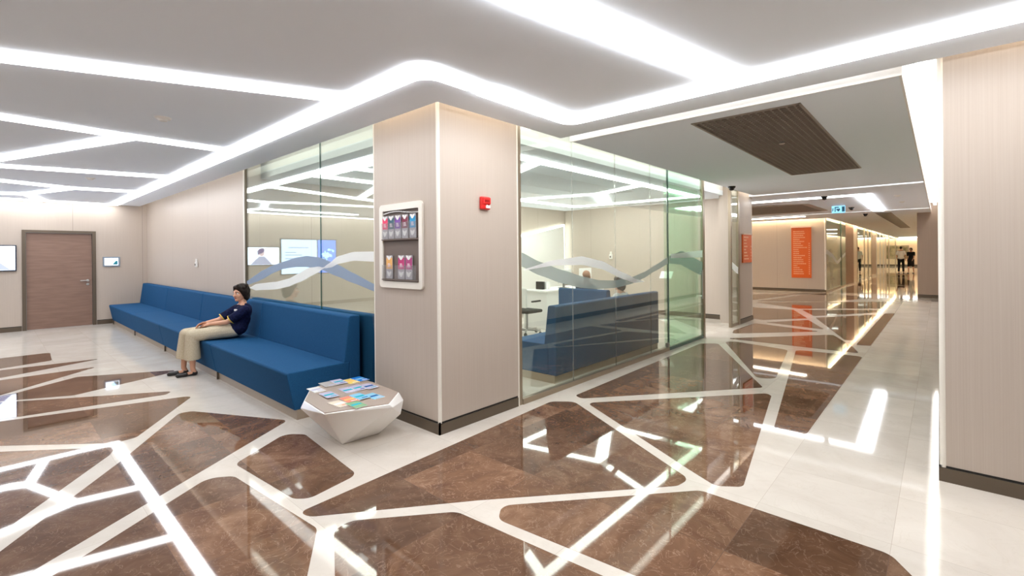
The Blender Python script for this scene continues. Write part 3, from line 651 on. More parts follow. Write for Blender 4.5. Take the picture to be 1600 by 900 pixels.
# ------------------------------------------------------------------ sofas
def sofa_bench(name, x0, x1, label, grp, nseat=1, flip=None):
    """bench seat with backrest against y = 2.50, front leaning out at y = 1.79; flip maps local to world"""
    xf = flip or (lambda a,b,c: (a,b,c))
    t = thing(name, label, 'sofa', xf((x0+x1)/2,2.1,0), grp)
    def ext(prof, a, b, **k):
        bm = B(); bb = [bm.verts.new(xf(a,y,z)) for y,z in prof]; cc = [bm.verts.new(xf(b,y,z)) for y,z in prof]
        bm.faces.new(bb); bm.faces.new(cc[::-1])
        for i in range(len(prof)): j=(i+1)%len(prof); bm.faces.new((bb[i],cc[i],cc[j],bb[j]))
        return bm
    g = 0.004
    obj('seat', ext([(1.855,0.09),(1.79,0.425),(1.80,0.44),(2.40,0.445),(2.40,0.09)], x0+g, x1-g), M['blue'], t, bevel=0.014, segs=3)
    obj('backrest', ext([(2.345,0.44),(2.402,0.885),(2.42,0.90),(2.505,0.90),(2.52,0.885),(2.52,0.09),(2.401,0.09),(2.401,0.44)], x0+g, x1-g), M['blue'], t, bevel=0.012, segs=3)
    obj('plinth', ext([(1.878,0.0),(1.878,0.09),(2.50,0.09),(2.50,0.0)], x0+g*.5, x1-g*.5), flat('plinth_metal',(0.36,0.29,0.22),.4), t)
    for a, b in ((x0+.02,1.868),):
        bm = ext([(b-.012,0.0),(b-.012,0.09),(b+.006,0.09),(b+.006,0.0)], a-.012, a+.012); obj('leg', bm, M['skirt'], t)
    return t
SX = [-4.37,-6.60,-9.20,-11.54,-13.9]
LB = ['nearest blue bench sofa, next to the white faceted table','second blue bench sofa, with the seated person at its near end','third blue bench sofa along the wall, below the white wall device','farthest blue bench sofa, ending by the brown door']
for i in range(4):
    sofa_bench('bench_sofa', SX[i+1], SX[i], LB[i], 'blue bench sofas along the wall')
# inside the glass room: along the corridor glass and one across it
sofa_bench('bench_sofa', 4.36, 7.05, 'blue bench sofa backing onto the corridor glass inside the room', 'blue bench sofas in the glass room', flip=lambda a,b,c: (-5.80+b, a, c))
sofa_bench('bench_sofa', -5.0, -4.02, 'short blue bench sofa seen from behind inside the glass room', 'blue bench sofas in the glass room', flip=lambda a,b,c: (a, 9.25-b, c))

sofa_bench('bench_sofa', -5.86, -4.12, 'blue bench sofa inside the glass room, back to back with the nearest outer sofa', 'blue bench sofas in the glass room', flip=lambda a,b,c: (a, 5.09-b, c))
sofa_bench('bench_sofa', -7.50, -5.87, 'blue bench sofa inside the glass room behind the seated person', 'blue bench sofas in the glass room', flip=lambda a,b,c: (a, 5.09-b, c))

# ------------------------------------------------------------------ faceted table
bm = B()
top = [(-3.32,1.62),(-3.74,1.66),(-4.04,1.85),(-4.10,2.03),(-4.08,2.30),(-3.80,2.32),(-3.36,2.29),(-3.15,2.06)]
pts = [(x,y,0.352) for x,y in top]
mid = [(-3.745,1.635,0.30),(-3.335,2.315,0.29),(-3.31,2.27,0.19),(-4.12,1.86,0.27),(-4.13,2.20,0.24),(-3.14,2.08,0.325)]
bot = [(-3.53,1.87,0.0),(-3.515,2.19,0.0),(-3.80,2.24,0.0),(-3.93,2.05,0.0),(-3.80,1.90,0.0)]
vs = [bm.verts.new(p) for p in pts+mid+bot]
bmesh.ops.convex_hull(bm, input=vs)
bmesh.ops.delete(bm, geom=[v for v in bm.verts if not v.link_faces], context='VERTS')
t = thing('faceted_table', 'low white faceted table with a brown top beside the sofa end', 'table', (-3.7,2.05,0))
obj('base', bm, M['tw'], t, bevel=0.004)
c = V((-3.66,2.0)); tp = [tuple(c+(V(p)-c)*0.975) for p in top]
bm = B(); prism(bm, tp, 0.3505, 0.358); obj('table_top', bm, M['lam'], t)
def magazine(x, y, ang, w, h, cols, label, k):
    t = thing('magazine', label, 'magazine', (x,y,0.358), 'magazines on the faceted table')
    R = Matrix.Rotation(math.radians(ang),3,'Z')
    z0 = 0.3584+0.0035*k
    def q(a0,a1,b0,b1,z,zt,m,nm):
        bm = B(); prism(bm, [tuple((R@V((a,b,0))+V((x,y,0)))[:2]) for a,b in ((a0,b0),(a1,b0),(a1,b1),(a0,b1))], z, zt); return obj(nm, bm, m, t)
    q(-w/2,w/2,-h/2,h/2,z0,z0+.003,M['pap'],'pages')
    q(-w/2,w/2,-h/2,h/2,z0+.003,z0+.0034,flat('cover_%s'%cols[0],COLR[cols[0]],.25),'cover')
    q(-w*.40,w*.40,-h*.12,h*.10,z0+.0034,z0+.0037,flat('cover_%s'%cols[1],COLR[cols[1]],.25),'cover_band')
    q(-w*.40,w*.10,h*.26,h*.36,z0+.0034,z0+.0037,flat('cover_%s'%cols[2],COLR[cols[2]],.25),'title')
COLR = dict(lilac=(0.52,0.50,0.66),teal=(0.03,0.42,0.52),white=(0.78,0.77,0.76),grey=(0.45,0.42,0.40),orange=(0.80,0.35,0.08),yellow=(0.82,0.62,0.15),blue=(0.02,0.20,0.65),sky=(0.25,0.55,0.75),navy=(0.02,0.12,0.35),cream=(0.78,0.66,0.52),coral=(0.80,0.28,0.18),green=(0.25,0.45,0.25))
MG = [(-3.95,1.86,('white','lilac','lilac'),'white and lilac magazine at the left end of the back row on the faceted table'),
      (-4.03,2.00,('grey','grey','lilac'),'plain grey magazine in the back row on the faceted table'),
      (-4.02,2.10,('lilac','teal','navy'),'lilac magazine with a teal band in the back row, left of the orange one'),
      (-3.97,2.19,('yellow','orange','white'),'orange and yellow magazine in the back row on the faceted table'),
      (-3.97,2.28,('blue','sky','white'),'bright blue magazine at the back corner of the faceted table'),
      (-3.70,1.85,('lilac','teal','teal'),'teal-banded magazine alone at the left of the middle row'),
      (-3.73,2.03,('lilac','teal','white'),'lilac magazine, left of three together in the middle row'),
      (-3.72,2.12,('lilac','teal','navy'),'lilac magazine, centre of three together in the middle row'),
      (-3.68,2.20,('lilac','navy','teal'),'lilac magazine, right of three together in the middle row'),
      (-3.44,1.80,('cream','white','coral'),'cream photo magazine at the left of the front row'),
      (-3.47,1.90,('coral','orange','white'),'coral and orange magazine in the front row'),
      (-3.47,1.99,('sky','teal','navy'),'sky blue magazine with a teal band in the front row'),
      (-3.41,2.08,('sky','navy','lilac'),'blue magazine with a navy band at the right of the front row'),
      (-3.31,1.87,('green','teal','green'),'green-grey magazine nearest the front edge of the table')]
for k, (x,y,c3,l) in enumerate(MG):
    magazine(x, y, 90+random.uniform(-5,5)+180, 0.098, 0.17, c3, l, k%3)

# ------------------------------------------------------------------ orange boards
def board(name, a0, a1, z0, z1, xf, loc, label, rows):
    t = thing(name, label, 'sign', loc)
    bm = B(); prism(bm, [(a0,z0),(a1,z0),(a1,z1),(a0,z1)], 0.0008, 0.03, 0, xf); obj('board', bm, M['orange'], t)
    bm = B(); prism(bm, [(a0-.01,z1-.002),(a1+.01,z1-.002),(a1+.01,z1+(z1-z0)*.035),(a0-.01,z1+(z1-z0)*.035)], 0.002, 0.05, 0, xf); obj('header', bm, M['sil'], t)
    bm = B(); W = a1-a0; n = rows; dz = (z1-z0)*.88/n
    rnd = random.Random(rows)
    for i in range(n):
        z = z1-(z1-z0)*.07-i*dz; x = a0+W*.10; ln = rnd.uniform(.18,.62) if i%7 else .5
        e = x+W*ln
        while x < e:
            q = rnd.uniform(.03,.09)*W; prism(bm, [(x,z-dz*.42),(x+q,z-dz*.42),(x+q,z),(x,z)], 0.030, 0.032, 0, xf); x += q+W*.015
        if i > n*.25: prism(bm, [(a1-W*.13,z-dz*.42),(a1-W*.07,z-dz*.42),(a1-W*.07,z),(a1-W*.13,z)], 0.030, 0.032, 0, xf)
    obj('lettering', bm, M['orl'], t); return t
board('directory_board', -4.20, -3.55, 0.52, 2.42, wy(20.6), (-3.88,20.6,0.52), 'tall orange directory board on the far beige wall', 22)
board('directory_board', 10.66, 11.27, 1.28, 1.88, lambda a,b,c: (-3.1+c,a,b), (-3.1,10.96,1.28), 'small orange sign board on the pillar past the glass doorway', 8)

# exit sign
ey = 14.8
t = thing('exit_sign', 'hanging light blue exit sign with dark arrow under the corridor ceiling', 'exit sign', (-1.94,ey,2.5))
obj('hanger', boxes((-2.02,-2.01,ey,ey+.01,2.68,CH),(-1.85,-1.84,ey,ey+.01,2.68,CH)), M['steel'], t)
obj('panel', boxes((-2.085,-1.795,ey-.012,ey+.02,2.50,2.69)), emis('sign_glow',(0.30,0.68,0.95),0.85), t, bevel=0.004)
dk = flat('sign_dark',(0.01,0.09,0.16))
bm = B(); f = wy(ey-.012)
prism(bm, [(-2.02,2.535),(-2.00,2.535),(-2.00,2.635),(-1.93,2.635),(-1.93,2.66),(-2.02,2.66)], .001, .003, 0, f)
prism(bm, [(-1.96,2.545),(-1.93,2.545),(-1.90,2.59),(-1.93,2.64),(-1.93,2.61),(-1.985,2.61),(-1.985,2.575),(-1.96,2.575)], .001, .003, 0, f)
obj('pictogram', bm, dk, t)
bm = B(); prism(bm, [(-1.865,2.53),(-1.805,2.53),(-1.805,2.665),(-1.865,2.665)], .001, .003, 0, f); obj('door_symbol', bm, dk, t)
bm = B(); prism(bm, [(-2.075,2.55),(-2.055,2.55),(-2.045,2.63),(-2.065,2.63)], .001, .003, 0, f); obj('edge_mark', bm, M['grn'], t)

# far pictures
for x0, x1, z0, z1, l in ((-3.25,-2.2,0.72,2.05,'wide framed picture on the end wall behind the two walkers'),(-4.4,-3.8,0.70,2.0,'framed picture on the end wall seen through the last shop glass')):
    t = thing('framed_picture', l, 'picture', ((x0+x1)/2,60,z0))
    obj('frame', boxes((x0,x1,59.95,59.998,z0,z1)), M['grille'], t); obj('canvas', boxes((x0+.06,x1-.06,59.94,59.95,z0+.06,z1-.06)), M['pic'], t)
t = thing('framed_picture', 'framed picture on the shop interior wall behind the first white shirt', 'picture', (-6.2,59.9,1.7)); obj('frame', boxes((-6.7,-5.9,59.95,59.998,1.6,2.5)), M['grille'], t); obj('canvas', boxes((-6.64,-5.96,59.94,59.95,1.66,2.44)), M['pic'], t)

# ------------------------------------------------------------------ glass room furniture
t = thing('faceted_wall_panel', 'white faceted wall panel with glowing edges inside the glass room', 'wall panel', (-7.9,10,0))
PZ = lambda y: 1.93+(2.365-1.93)*(y-8.98)/(11.3-8.98)
ye = 10.86
grid = [(7.2,0.1),(8.6,0.1),(9.9,0.1),(ye,0.1),(7.2,0.9),(8.7,1.0),(9.6,0.75),(ye,0.9),(8.1,1.45),(9.4,1.35),(10.3,1.28),(ye,1.40),(7.2,PZ(7.2)),(8.5,PZ(8.5)),(9.7,PZ(9.7)),(ye,PZ(ye))]
dd = [0.05,0.05,0.05,0.05,0.06,0.10,0.05,0.08,0.05,0.11,0.05,0.07,0.05,0.06,0.05,0.05]
bm = B(); vv = [bm.verts.new((-7.9+d,y,z)) for (y,z),d in zip(grid,dd)]
for tri in ((0,1,5),(0,5,4),(1,2,6),(1,6,5),(2,3,7),(2,7,6),(4,5,8),(5,6,9),(5,9,8),(6,10,9),(6,7,10),(7,11,10),(4,8,12),(8,13,12),(8,9,13),(9,14,13),(9,10,14),(10,15,14),(10,11,15)): bm.faces.new([vv[i] for i in tri])
bb = [bm.verts.new((-7.898,y,z)) for y,z in (grid[0],grid[3],grid[15],grid[12])]
for a, b in (((0,1,2,3),(bb[0],bb[1])),((3,7,11,15),(bb[1],bb[2])),((15,14,13,12),(bb[2],bb[3])),((12,4,0),(bb[3],bb[0]))): bm.faces.new([vv[i] for i in a]+[b[1],b[0]])
obj('facets', bm, M['white'], t)
bm = B(); prism(bm, [(7.2,PZ(7.2)),(ye,PZ(ye)),(ye,PZ(ye)+.045),(7.2,PZ(7.2)+.045)], 0, .05, 0, wx(-7.9)); prism(bm, [(ye,0.9),(ye+.04,0.9),(ye+.04,PZ(ye)+.045),(ye,PZ(ye)+.045)], 0, .05, 0, wx(-7.9)); obj('edge_light', bm, M['edge'], t)

t = thing('reception_desk', 'white reception desk inside the glass room', 'desk', (-6.1,8.3,0))
obj('worktop', boxes((-6.4,-5.75,7.35,9.6,0.735,0.77)), M['tw'], t, bevel=0.004); obj('front_panel', boxes((-5.80,-5.77,7.4,9.55,0.10,0.735)), M['tw'], t)
obj('side_panel', boxes((-6.38,-5.80,7.4,7.43,0.0,0.735)), M['tw'], t); obj('side_panel', boxes((-6.38,-5.80,9.52,9.55,0.0,0.735)), M['tw'], t); obj('plinth', boxes((-5.86,-5.80,7.43,9.52,0.0,0.10)), M['skirt'], t)
def monitor(x, y, label):
    t = thing('monitor', label, 'monitor', (x,y,.77))
    obj('foot', boxes((x-.09,x+.09,y-.1,y+.1,.77,.782)), M['vent'], t, bevel=.003); obj('stem', boxes((x-.015,x+.015,y-.02,y+.02,.782,.93)), M['vent'], t)
    obj('display', boxes((x+.016,x+.04,y-.24,y+.24,.87,1.17)), M['pap'], t, bevel=.006)
monitor(-6.05,8.35,'white-backed monitor on the reception desk, nearer one'); monitor(-6.05,9.15,'white-backed monitor on the reception desk, farther one')
for k, (y, h, m, l) in enumerate(((7.66,.16,'blackc','black upright binder at the near end of the reception desk'),(7.76,.15,'pap','white upright binder beside the black one'),(7.86,.15,'tw','white upright binder nearest the monitor'))):
    bm = boxes((-6.25,-6.05,y-.025,y+.025,.771,.771+h)); origin(tag(obj('binder', bm, M[m], bevel=.004), l, 'binder', 'binders on the reception desk'), (-6.15,y,.771))
t = thing('office_chair', 'dark office chair with star base inside the glass room', 'chair', (-5.2,6.9,0))
cx, cy = -5.75, 6.75
t.location = (cx,cy,0)
bm = B()
for k in range(5):
    a = k*2*math.pi/5+.3; L2 = ribbon([(cx,cy),(cx+.27*math.cos(a),cy+.27*math.sin(a))], .035); prism(bm, L2[0]+L2[1][::-1], .07, .10)
obj('star_base', bm, M['steel'], t)
for k in range(5):
    a = k*2*math.pi/5+.3; bm = B(); bmesh.ops.create_uvsphere(bm, u_segments=12, v_segments=8, radius=.032, matrix=Matrix.Translation((cx+.27*math.cos(a),cy+.27*math.sin(a),.034))); obj('castor', bm, M['blackc'], t, smooth=True)
bm = B(); bmesh.ops.create_cone(bm, cap_ends=True, segments=12, radius1=.025, radius2=.025, depth=.33, matrix=Matrix.Translation((cx,cy,.25))); obj('gas_lift', bm, M['steel'], t)
obj('seat', boxes((cx-.22,cx+.22,cy-.22,cy+.22,.41,.47)), M['blackc'], t, bevel=.03, segs=3); 
bm = boxes((cx-.20,cx+.20,cy-.25,cy-.21,.52,.88)); obj('backrest', bm, M['plast'], t, bevel=.02, segs=3)
obj('armrest', boxes((cx-.27,cx-.23,cy-.15,cy+.1,.62,.65)), M['blackc'], t, bevel=.01); obj('armrest', boxes((cx+.23,cx+.27,cy-.15,cy+.1,.62,.65)), M['blackc'], t, bevel=.01)
# stand near the glass door
t = thing('tall_stand', 'slim steel stand with an angled tablet behind the glass door', 'stand', (-4.6,10.3,0))
bm = B(); bmesh.ops.create_cone(bm, cap_ends=True, segments=20, radius1=.17, radius2=.16, depth=.02, matrix=Matrix.Translation((-4.6,10.3,.01))); obj('base', bm, M['steel'], t)
bm = B(); bmesh.ops.create_cone(bm, cap_ends=True, segments=12, radius1=.018, radius2=.018, depth=.95, matrix=Matrix.Translation((-4.6,10.3,.49))); obj('pole', bm, M['steel'], t)
bm = boxes((-.14,.14,-.10,.10,-.012,.012)); bmesh.ops.transform(bm, matrix=Matrix.Translation((-4.6,10.3,1.0)) @ Matrix.Rotation(.9,4,'X'), verts=bm.verts); obj('tablet', bm, M['plast'], t, bevel=.005)

# ------------------------------------------------------------------ people
def sph(bm, c, r, rot=None, seg=16):
    m = Matrix.Translation(V(c)) @ (rot.to_4x4() if rot else Matrix.Identity(4)) @ Matrix.Diagonal((*(r if hasattr(r,'__len__') else (r,r,r)),1))
    bmesh.ops.create_uvsphere(bm, u_segments=seg, v_segments=seg*3//4, radius=1, matrix=m)
def cap(bm, a, b, ra, rb, seg=14):
    a, b = V(a), V(b); d = b-a
    sph(bm, a, ra, seg=seg); sph(bm, b, rb, seg=seg)
    if d.length > 1e-5:
        m = Matrix.Translation((a+b)/2) @ d.to_track_quat('Z','Y').to_matrix().to_4x4()
        bmesh.ops.create_cone(bm, cap_ends=True, segments=seg, radius1=ra, radius2=rb, depth=d.length, matrix=m)
def cone(bm, a, b, ra, rb, seg=24):
    a, b = V(a), V(b); d = b-a
    bmesh.ops.create_cone(bm, cap_ends=True, segments=seg, radius1=ra, radius2=rb, depth=d.length, matrix=Matrix.Translation((a+b)/2) @ d.to_track_quat('Z','Y').to_matrix().to_4x4())
def basis(f, u):
    f = V(f).normalized(); u = V(u); u = (u-f*u.dot(f)).normalized(); s = u.cross(f)      # columns: side (left), front, up
    return Matrix((s, f, u)).transposed()
def soft(o, vox, it=4, fac=0.5):
    md = o.modifiers.new('skin', 'REMESH'); md.mode = 'VOXEL'; md.voxel_size = vox; md.use_smooth_shade = True
    sm = o.modifiers.new('relax', 'SMOOTH'); sm.iterations = it; sm.factor = fac
    return o

def hand(bm, w, d, palm, thumb, s=1.0, curl=0.5):
    """wrist w, direction d, palm normal (side the fingers curl to), thumb side"""
    d = V(d).normalized(); palm = V(palm); palm = (palm-d*palm.dot(d)).normalized(); th = d.cross(palm)
    if th.dot(V(thumb)) < 0: th = -th
    k = V(w)
    for o2 in (-.026,-.009,.009,.026): cap(bm, k+th*o2*.7*s+d*.008*s, k+d*.075*s+th*o2*s, .013*s, .0105*s, 8)
    for i, (o2, L) in enumerate(((.030,.070),(.010,.080),(-.010,.075),(-.029,.058))):
        p = k+d*.078*s+th*o2*s; dd = d.copy(); L *= s
        for j, seg in enumerate((.42,.32,.26)):
            a = curl*(0.5+0.45*j); dd = (d*math.cos(a)+palm*math.sin(a)).normalized(); q = p+dd*L*seg
            cap(bm, p, q, (.0088-.0008*j)*s, (.0082-.0009*j)*s, 8); p = q
    p = k+d*.022*s+th*.030*s; q = p+(d*.7+th*.7).normalized()*.032*s; cap(bm, p, q, .0115*s, .0095*s, 8); cap(bm, q, q+(d*.95+th*.15+palm*.25).normalized()*.028*s, .0095*s, .008*s, 8)

def head(bm, c, Rm, s=1.0):
    P = lambda side, f, u: V(c)+Rm@V((side*s, f*s, u*s))
    sph(bm, P(0,-.012,.030), (.070*s,.088*s,.078*s), Rm); sph(bm, P(0,.022,-.030), (.054*s,.062*s,.078*s), Rm)
    sph(bm, P(0,.058,-.088), (.024*s,.022*s,.020*s), Rm); cap(bm, P(.020,.040,-.085), P(.050,-.005,-.045), .018*s, .016*s, 10); cap(bm, P(-.020,.040,-.085), P(-.050,-.005,-.045), .018*s, .016*s, 10)
    cap(bm, P(0,.083,.008), P(0,.100,-.028), .0075*s, .0125*s, 10); sph(bm, P(.010,.091,-.031), .0085*s, seg=8); sph(bm, P(-.010,.091,-.031), .0085*s, seg=8)
    for q in (-1,1):
        sph(bm, P(q*.036,.058,-.028), (.022*s,.020*s,.024*s), Rm, 10); cap(bm, P(q*.012,.080,.020), P(q*.042,.068,.022), .010*s, .009*s, 10)
        sph(bm, P(q*.072,-.004,-.008), (.009*s,.018*s,.030*s), Rm, 10)

def person(label, J, s=1.0, face=(0,-1,0), up=(0,0,1), skin='skin', top='navy', bottom='khaki', hair='short', sleeve='short', shoes='leather', vox=0.0045, group=None, wide=1.0, flare=False, male=False, hem=0.72, bag=None, thick=1.0, fine=True, handdirs=None, skirt=False):
    J = {k: V(v) for k, v in J.items()}
    Rm = basis(face, up)
    sh = (J['shN']-J['shF']).normalized(); spine = (J['chest']-J['pel']).normalized(); fr = spine.cross(sh)
    if fr.dot(V(face)) < 0 and abs(fr.dot(V(face))) > .1: fr = -fr
    hipd = (J['hipN']-J['hipF']).normalized()
    Rt = Matrix((sh, spine.cross(sh), spine)).transposed()
    bm = B()
    head(bm, J['head'], Rm, s)
    cap(bm, J['neck']-V((0,0,.02*s)), J['head']+Rm@V((0,-.022*s,-.05*s)), .052*s, .046*s)
    sph(bm, J['chest'], (.135*s*wide,.085*s,.14*s), Rt); sph(bm, J['waist'], (.12*s*wide,.08*s,.12*s), Rt); sph(bm, J['pel'], (.14*s*wide,.095*s,.11*s), Rt)
    cap(bm, J['shN'], J['neck'], .045*s, .05*s); cap(bm, J['shF'], J['neck'], .045*s, .05*s)
    for q in ('N','F'):
        cap(bm, J['sh'+q], J['el'+q], .043*s*thick, .034*s*thick); cap(bm, J['el'+q], J['wr'+q], .034*s*thick, .023*s*thick)
        cap(bm, J['hip'+q], J['kn'+q], .075*s, .052*s); cap(bm, J['kn'+q], J['kn'+q].lerp(J['an'+q],.35)-fr*0, .050*s, .047*s); cap(bm, J['kn'+q].lerp(J['an'+q],.35), J['an'+q], .047*s, .030*s)
        toe = J['toe'+q] if 'toe'+q in J else J['an'+q]+V((face[0],face[1],0)).normalized()*.15*s-V((0,0,J['an'+q].z-.03*s))
        J['toe'+q] = toe
        heel = J['an'+q]-(toe-J['an'+q]).normalized()*.03*s; heel.z = toe.z+.006*s
        J['heel'+q] = heel
        cap(bm, J['an'+q], heel, .030*s, .026*s, 10); cap(bm, heel, toe, .026*s, .024*s, 10)
        if fine:
            hd = handdirs[q] if handdirs else None
            d = V(hd[0]) if hd else (J['wr'+q]-J['el'+q]); pm = V(hd[1]) if hd else (-sh if q=='N' else sh); thn = V(hd[2]) if hd else V(face)
            hand(bm, J['wr'+q], d, pm, thn, s*1.0, hd[3] if hd else .35)
        else: cap(bm, J['wr'+q], J['wr'+q]+(J['wr'+q]-J['el'+q]).normalized()*.10*s, .028*s, .022*s, 8)
    base = V((J['pel'].x,J['pel'].y,0))
    body = obj('person', bm, M[skin]); origin(body, base); soft(body, vox, 3)
    tag(body, label, 'person', group)
    cv = vox*1.7
    # shirt
    bm = B()
    sph(bm, J['chest'], (.152*s*wide,.106*s,.155*s), Rt); sph(bm, J['waist'], (.145*s*wide,.118*s,.15*s), Rt); sph(bm, J['pel']+spine*.02*s, (.170*s*wide,.134*s,.118*s), Rt); sph(bm, J['pel'].lerp(J['waist'],.4)-Rt@V((0,0,0))+V((0,0,-.01*s)), (.155*s*wide,.125*s,.12*s), Rt)
    cap(bm, J['shN'], J['neck']-spine*.03*s, .056*s, .055*s); cap(bm, J['shF'], J['neck']-spine*.03*s, .056*s, .055*s)
    for q in ('N','F'):
        if flare: sph(bm, J['hip'+q]-fr*0+V((0,.045,.022)), (.115*s,.115*s,.098*s))
        if sleeve == 'short': sph(bm, J['sh'+q], .058*s); cone(bm, J['sh'+q], J['sh'+q].lerp(J['el'+q],.80), .058*s*thick, .062*s*thick)
        else: cap(bm, J['sh'+q], J['el'+q], .054*s*thick, .046*s*thick); cap(bm, J['el'+q], J['el'+q].lerp(J['wr'+q],.9), .045*s*thick, .036*s*thick)
    soft(obj('shirt', bm, M[top], body), cv, 3)
    # trousers
    bm = B(); sph(bm, J['pel'], (.155*s*wide,.115*s,.115*s), Rt)
    cap(bm, J['hipN'], J['hipF'], .092*s, .092*s)
    for q in ('N','F'):
        an = J['kn'+q].lerp(J['an'+q], hem)
        cap(bm, J['hip'+q], J['kn'+q], .094*s, .074*s if not flare else .080*s); cone(bm, J['kn'+q], an, (.072 if not flare else .078)*s, (.058 if not flare else .098)*s)
    if skirt:
        cap(bm, J['pel'], (J['knN']+J['knF'])/2+V((0,0,.1)), .15*s, .13*s)
    soft(obj('skirt' if skirt else 'trousers', bm, M[bottom], body), cv, 3)
    # shoes
    for q in ('N','F'):
        bm = B(); h, tt = J['heel'+q], J['toe'+q]; u = (tt-h).normalized()
        cap(bm, h+V((0,0,-.004*s)), h+u*.02*s, .031*s, .030*s, 10); cap(bm, h+u*.02*s-V((0,0,.006*s)), tt+u*.022*s-V((0,0,.004*s)), .026*s, .022*s, 10); cap(bm, h.lerp(tt,.6)-V((0,0,.004*s)), tt+u*.01*s, .033*s, .029*s, 10)
        bmesh.ops.translate(bm, vec=(0,0,0), verts=bm.verts)
        for v in bm.verts: v.co.z = max(v.co.z, 0.002)
        o = soft(obj('shoe', bm, M[shoes], body), max(vox,.005), 2)
    # hair
    if hair:
        bm = B(); P = lambda side,f,u: J['head']+Rm@V((side*s,f*s,u*s))
        if hair == 'short':
            sph(bm, P(0,-.026,.044), (.082*s,.092*s,.080*s), Rm); sph(bm, P(0,-.055,-.015), (.072*s,.052*s,.070*s), Rm); cap(bm, P(-.035,.052,.080), P(.035,.052,.080), .024*s, .024*s)
            for q in (-1,1): sph(bm, P(q*.066,-.012,.015), (.020*s,.048*s,.055*s), Rm); sph(bm, P(q*.062,-.040,-.030), (.024*s,.040*s,.045*s), Rm)
        elif hair == 'bob':
            sph(bm, P(0,-.030,.048), (.091*s,.102*s,.090*s), Rm); sph(bm, P(0,-.068,-.03), (.085*s,.058*s,.090*s), Rm); sph(bm, P(0,.030,.085), (.066*s,.050*s,.036*s), Rm)
            for q in (-1,1):
                sph(bm, P(q*.070,-.020,.01), (.026*s,.055*s,.07*s), Rm); sph(bm, P(q*.066,-.036,-.05), (.028*s,.038*s,.045*s), Rm); cap(bm, P(q*.028,.060,.078), P(q*.066,.030,.040), .020*s, .018*s)
            for k in range(16):
                a = k*2.4; sph(bm, P(.075*math.cos(a),-.03+.085*math.sin(a),.05+.055*math.cos(k*1.7)), .026*s, seg=8)
            cap(bm, P(-.035,.052,.086), P(.035,.052,.086), .024*s, .024*s)
        else:
            sph(bm, P(0,-.030,.045), (.076*s,.086*s,.072*s), Rm); sph(bm, P(0,-.052,.0), (.066*s,.048*s,.06*s), Rm)
        soft(obj('hair', bm, M['hair'], body), max(vox,.006), 2)
    if fine:
        for q in (-1,1):
            c0 = J['head']+Rm@V((q*.030*s,.073*s,.001*s)); bm = B(); sph(bm, c0-Rm@V((0,.0045*s,0)), .0110*s, seg=12); e = obj('eye', bm, M['eye'], body, smooth=True)
            bm = B(); sph(bm, c0+Rm@V((0,.0015*s,0)), .0060*s, seg=10); obj('iris', bm, M['iris'], e, smooth=True)
            bm = B(); cap(bm, J['head']+Rm@V((q*.016*s,.090*s,.026*s)), J['head']+Rm@V((q*.044*s,.075*s,.028*s)), .0035*s, .0025*s, 8); obj('eyebrow', bm, M['hair'], body, smooth=True)
        bm = B(); cap(bm, J['head']+Rm@V((-.018*s,.079*s,-.056*s)), J['head']+Rm@V((0,.086*s,-.054*s)), .004*s, .006*s, 8); cap(bm, J['head']+Rm@V((.018*s,.079*s,-.056*s)), J['head']+Rm@V((0,.086*s,-.054*s)), .004*s, .006*s, 8)
        cap(bm, J['head']+Rm@V((-.012*s,.079*s,-.064*s)), J['head']+Rm@V((.012*s,.079*s,-.064*s)), .006*s, .006*s, 8); obj('lips', bm, M['lip'], body, smooth=True)
    return body, J, Rm, Rt

# the seated woman
W = dict(pel=(-6.87,2.165,0.552),waist=(-6.85,2.215,0.655),chest=(-6.805,2.225,0.755),neck=(-6.815,2.235,0.868),head=(-6.825,2.205,1.020),
    shN=(-6.672,2.215,0.812),shF=(-6.968,2.205,0.812),elN=(-6.77,2.03,0.665),elF=(-7.00,2.00,0.675),wrN=(-6.945,1.885,0.640),wrF=(-7.02,1.875,0.655),
    hipN=(-6.80,2.11,0.548),hipF=(-6.97,2.10,0.552),knN=(-6.985,1.700,0.512),knF=(-7.150,1.675,0.516),anN=(-7.03,1.715,0.085),anF=(-7.21,1.660,0.085),
    toeN=(-7.035,1.575,0.026),toeF=(-7.225,1.525,0.026))
wb, J, Rm, Rt = person('seated person in navy top and khaki trousers, hands in lap, on the blue sofa', W, s=0.95, face=(0.38,-0.92,-0.02), top='navy', bottom='khaki', hair='bob', flare=True, hem=0.70,
    handdirs=dict(N=((-0.75,-0.55,-0.05),(-0.3,0.2,-0.9),(-0.3,-0.9,0.3),0.75), F=((-0.15,-0.75,-0.15),(0.4,0.0,-0.9),(0.9,-0.2,0.3),0.7)))
bm = B(); c = V(J['chest'])+Rt@V((0.03,0.10,0.06)); 
fdir = V((0.12,-0.99,0)).normalized()
bx = V(J['chest'])+fdir*.098+V((.03,0,.055)); box(bm, bx.x-.028, bx.x+.028, bx.y-.008, bx.y+.012, bx.z-.010, bx.z+.010); obj('badge', bm, M['pap'], wb)
for q in ('N','F'):
    e = J['sh'+q].lerp(J['el'+q],.72); d = (J['el'+q]-J['sh'+q]).normalized()
    bm = B(); bmesh.ops.create_cone(bm, cap_ends=False, segments=20, radius1=.0600, radius2=.0602, depth=.010, matrix=Matrix.Translation(e+d*.020) @ d.to_track_quat('Z','Y').to_matrix().to_4x4()); obj('sleeve_trim', bm, M['yellow'], wb)

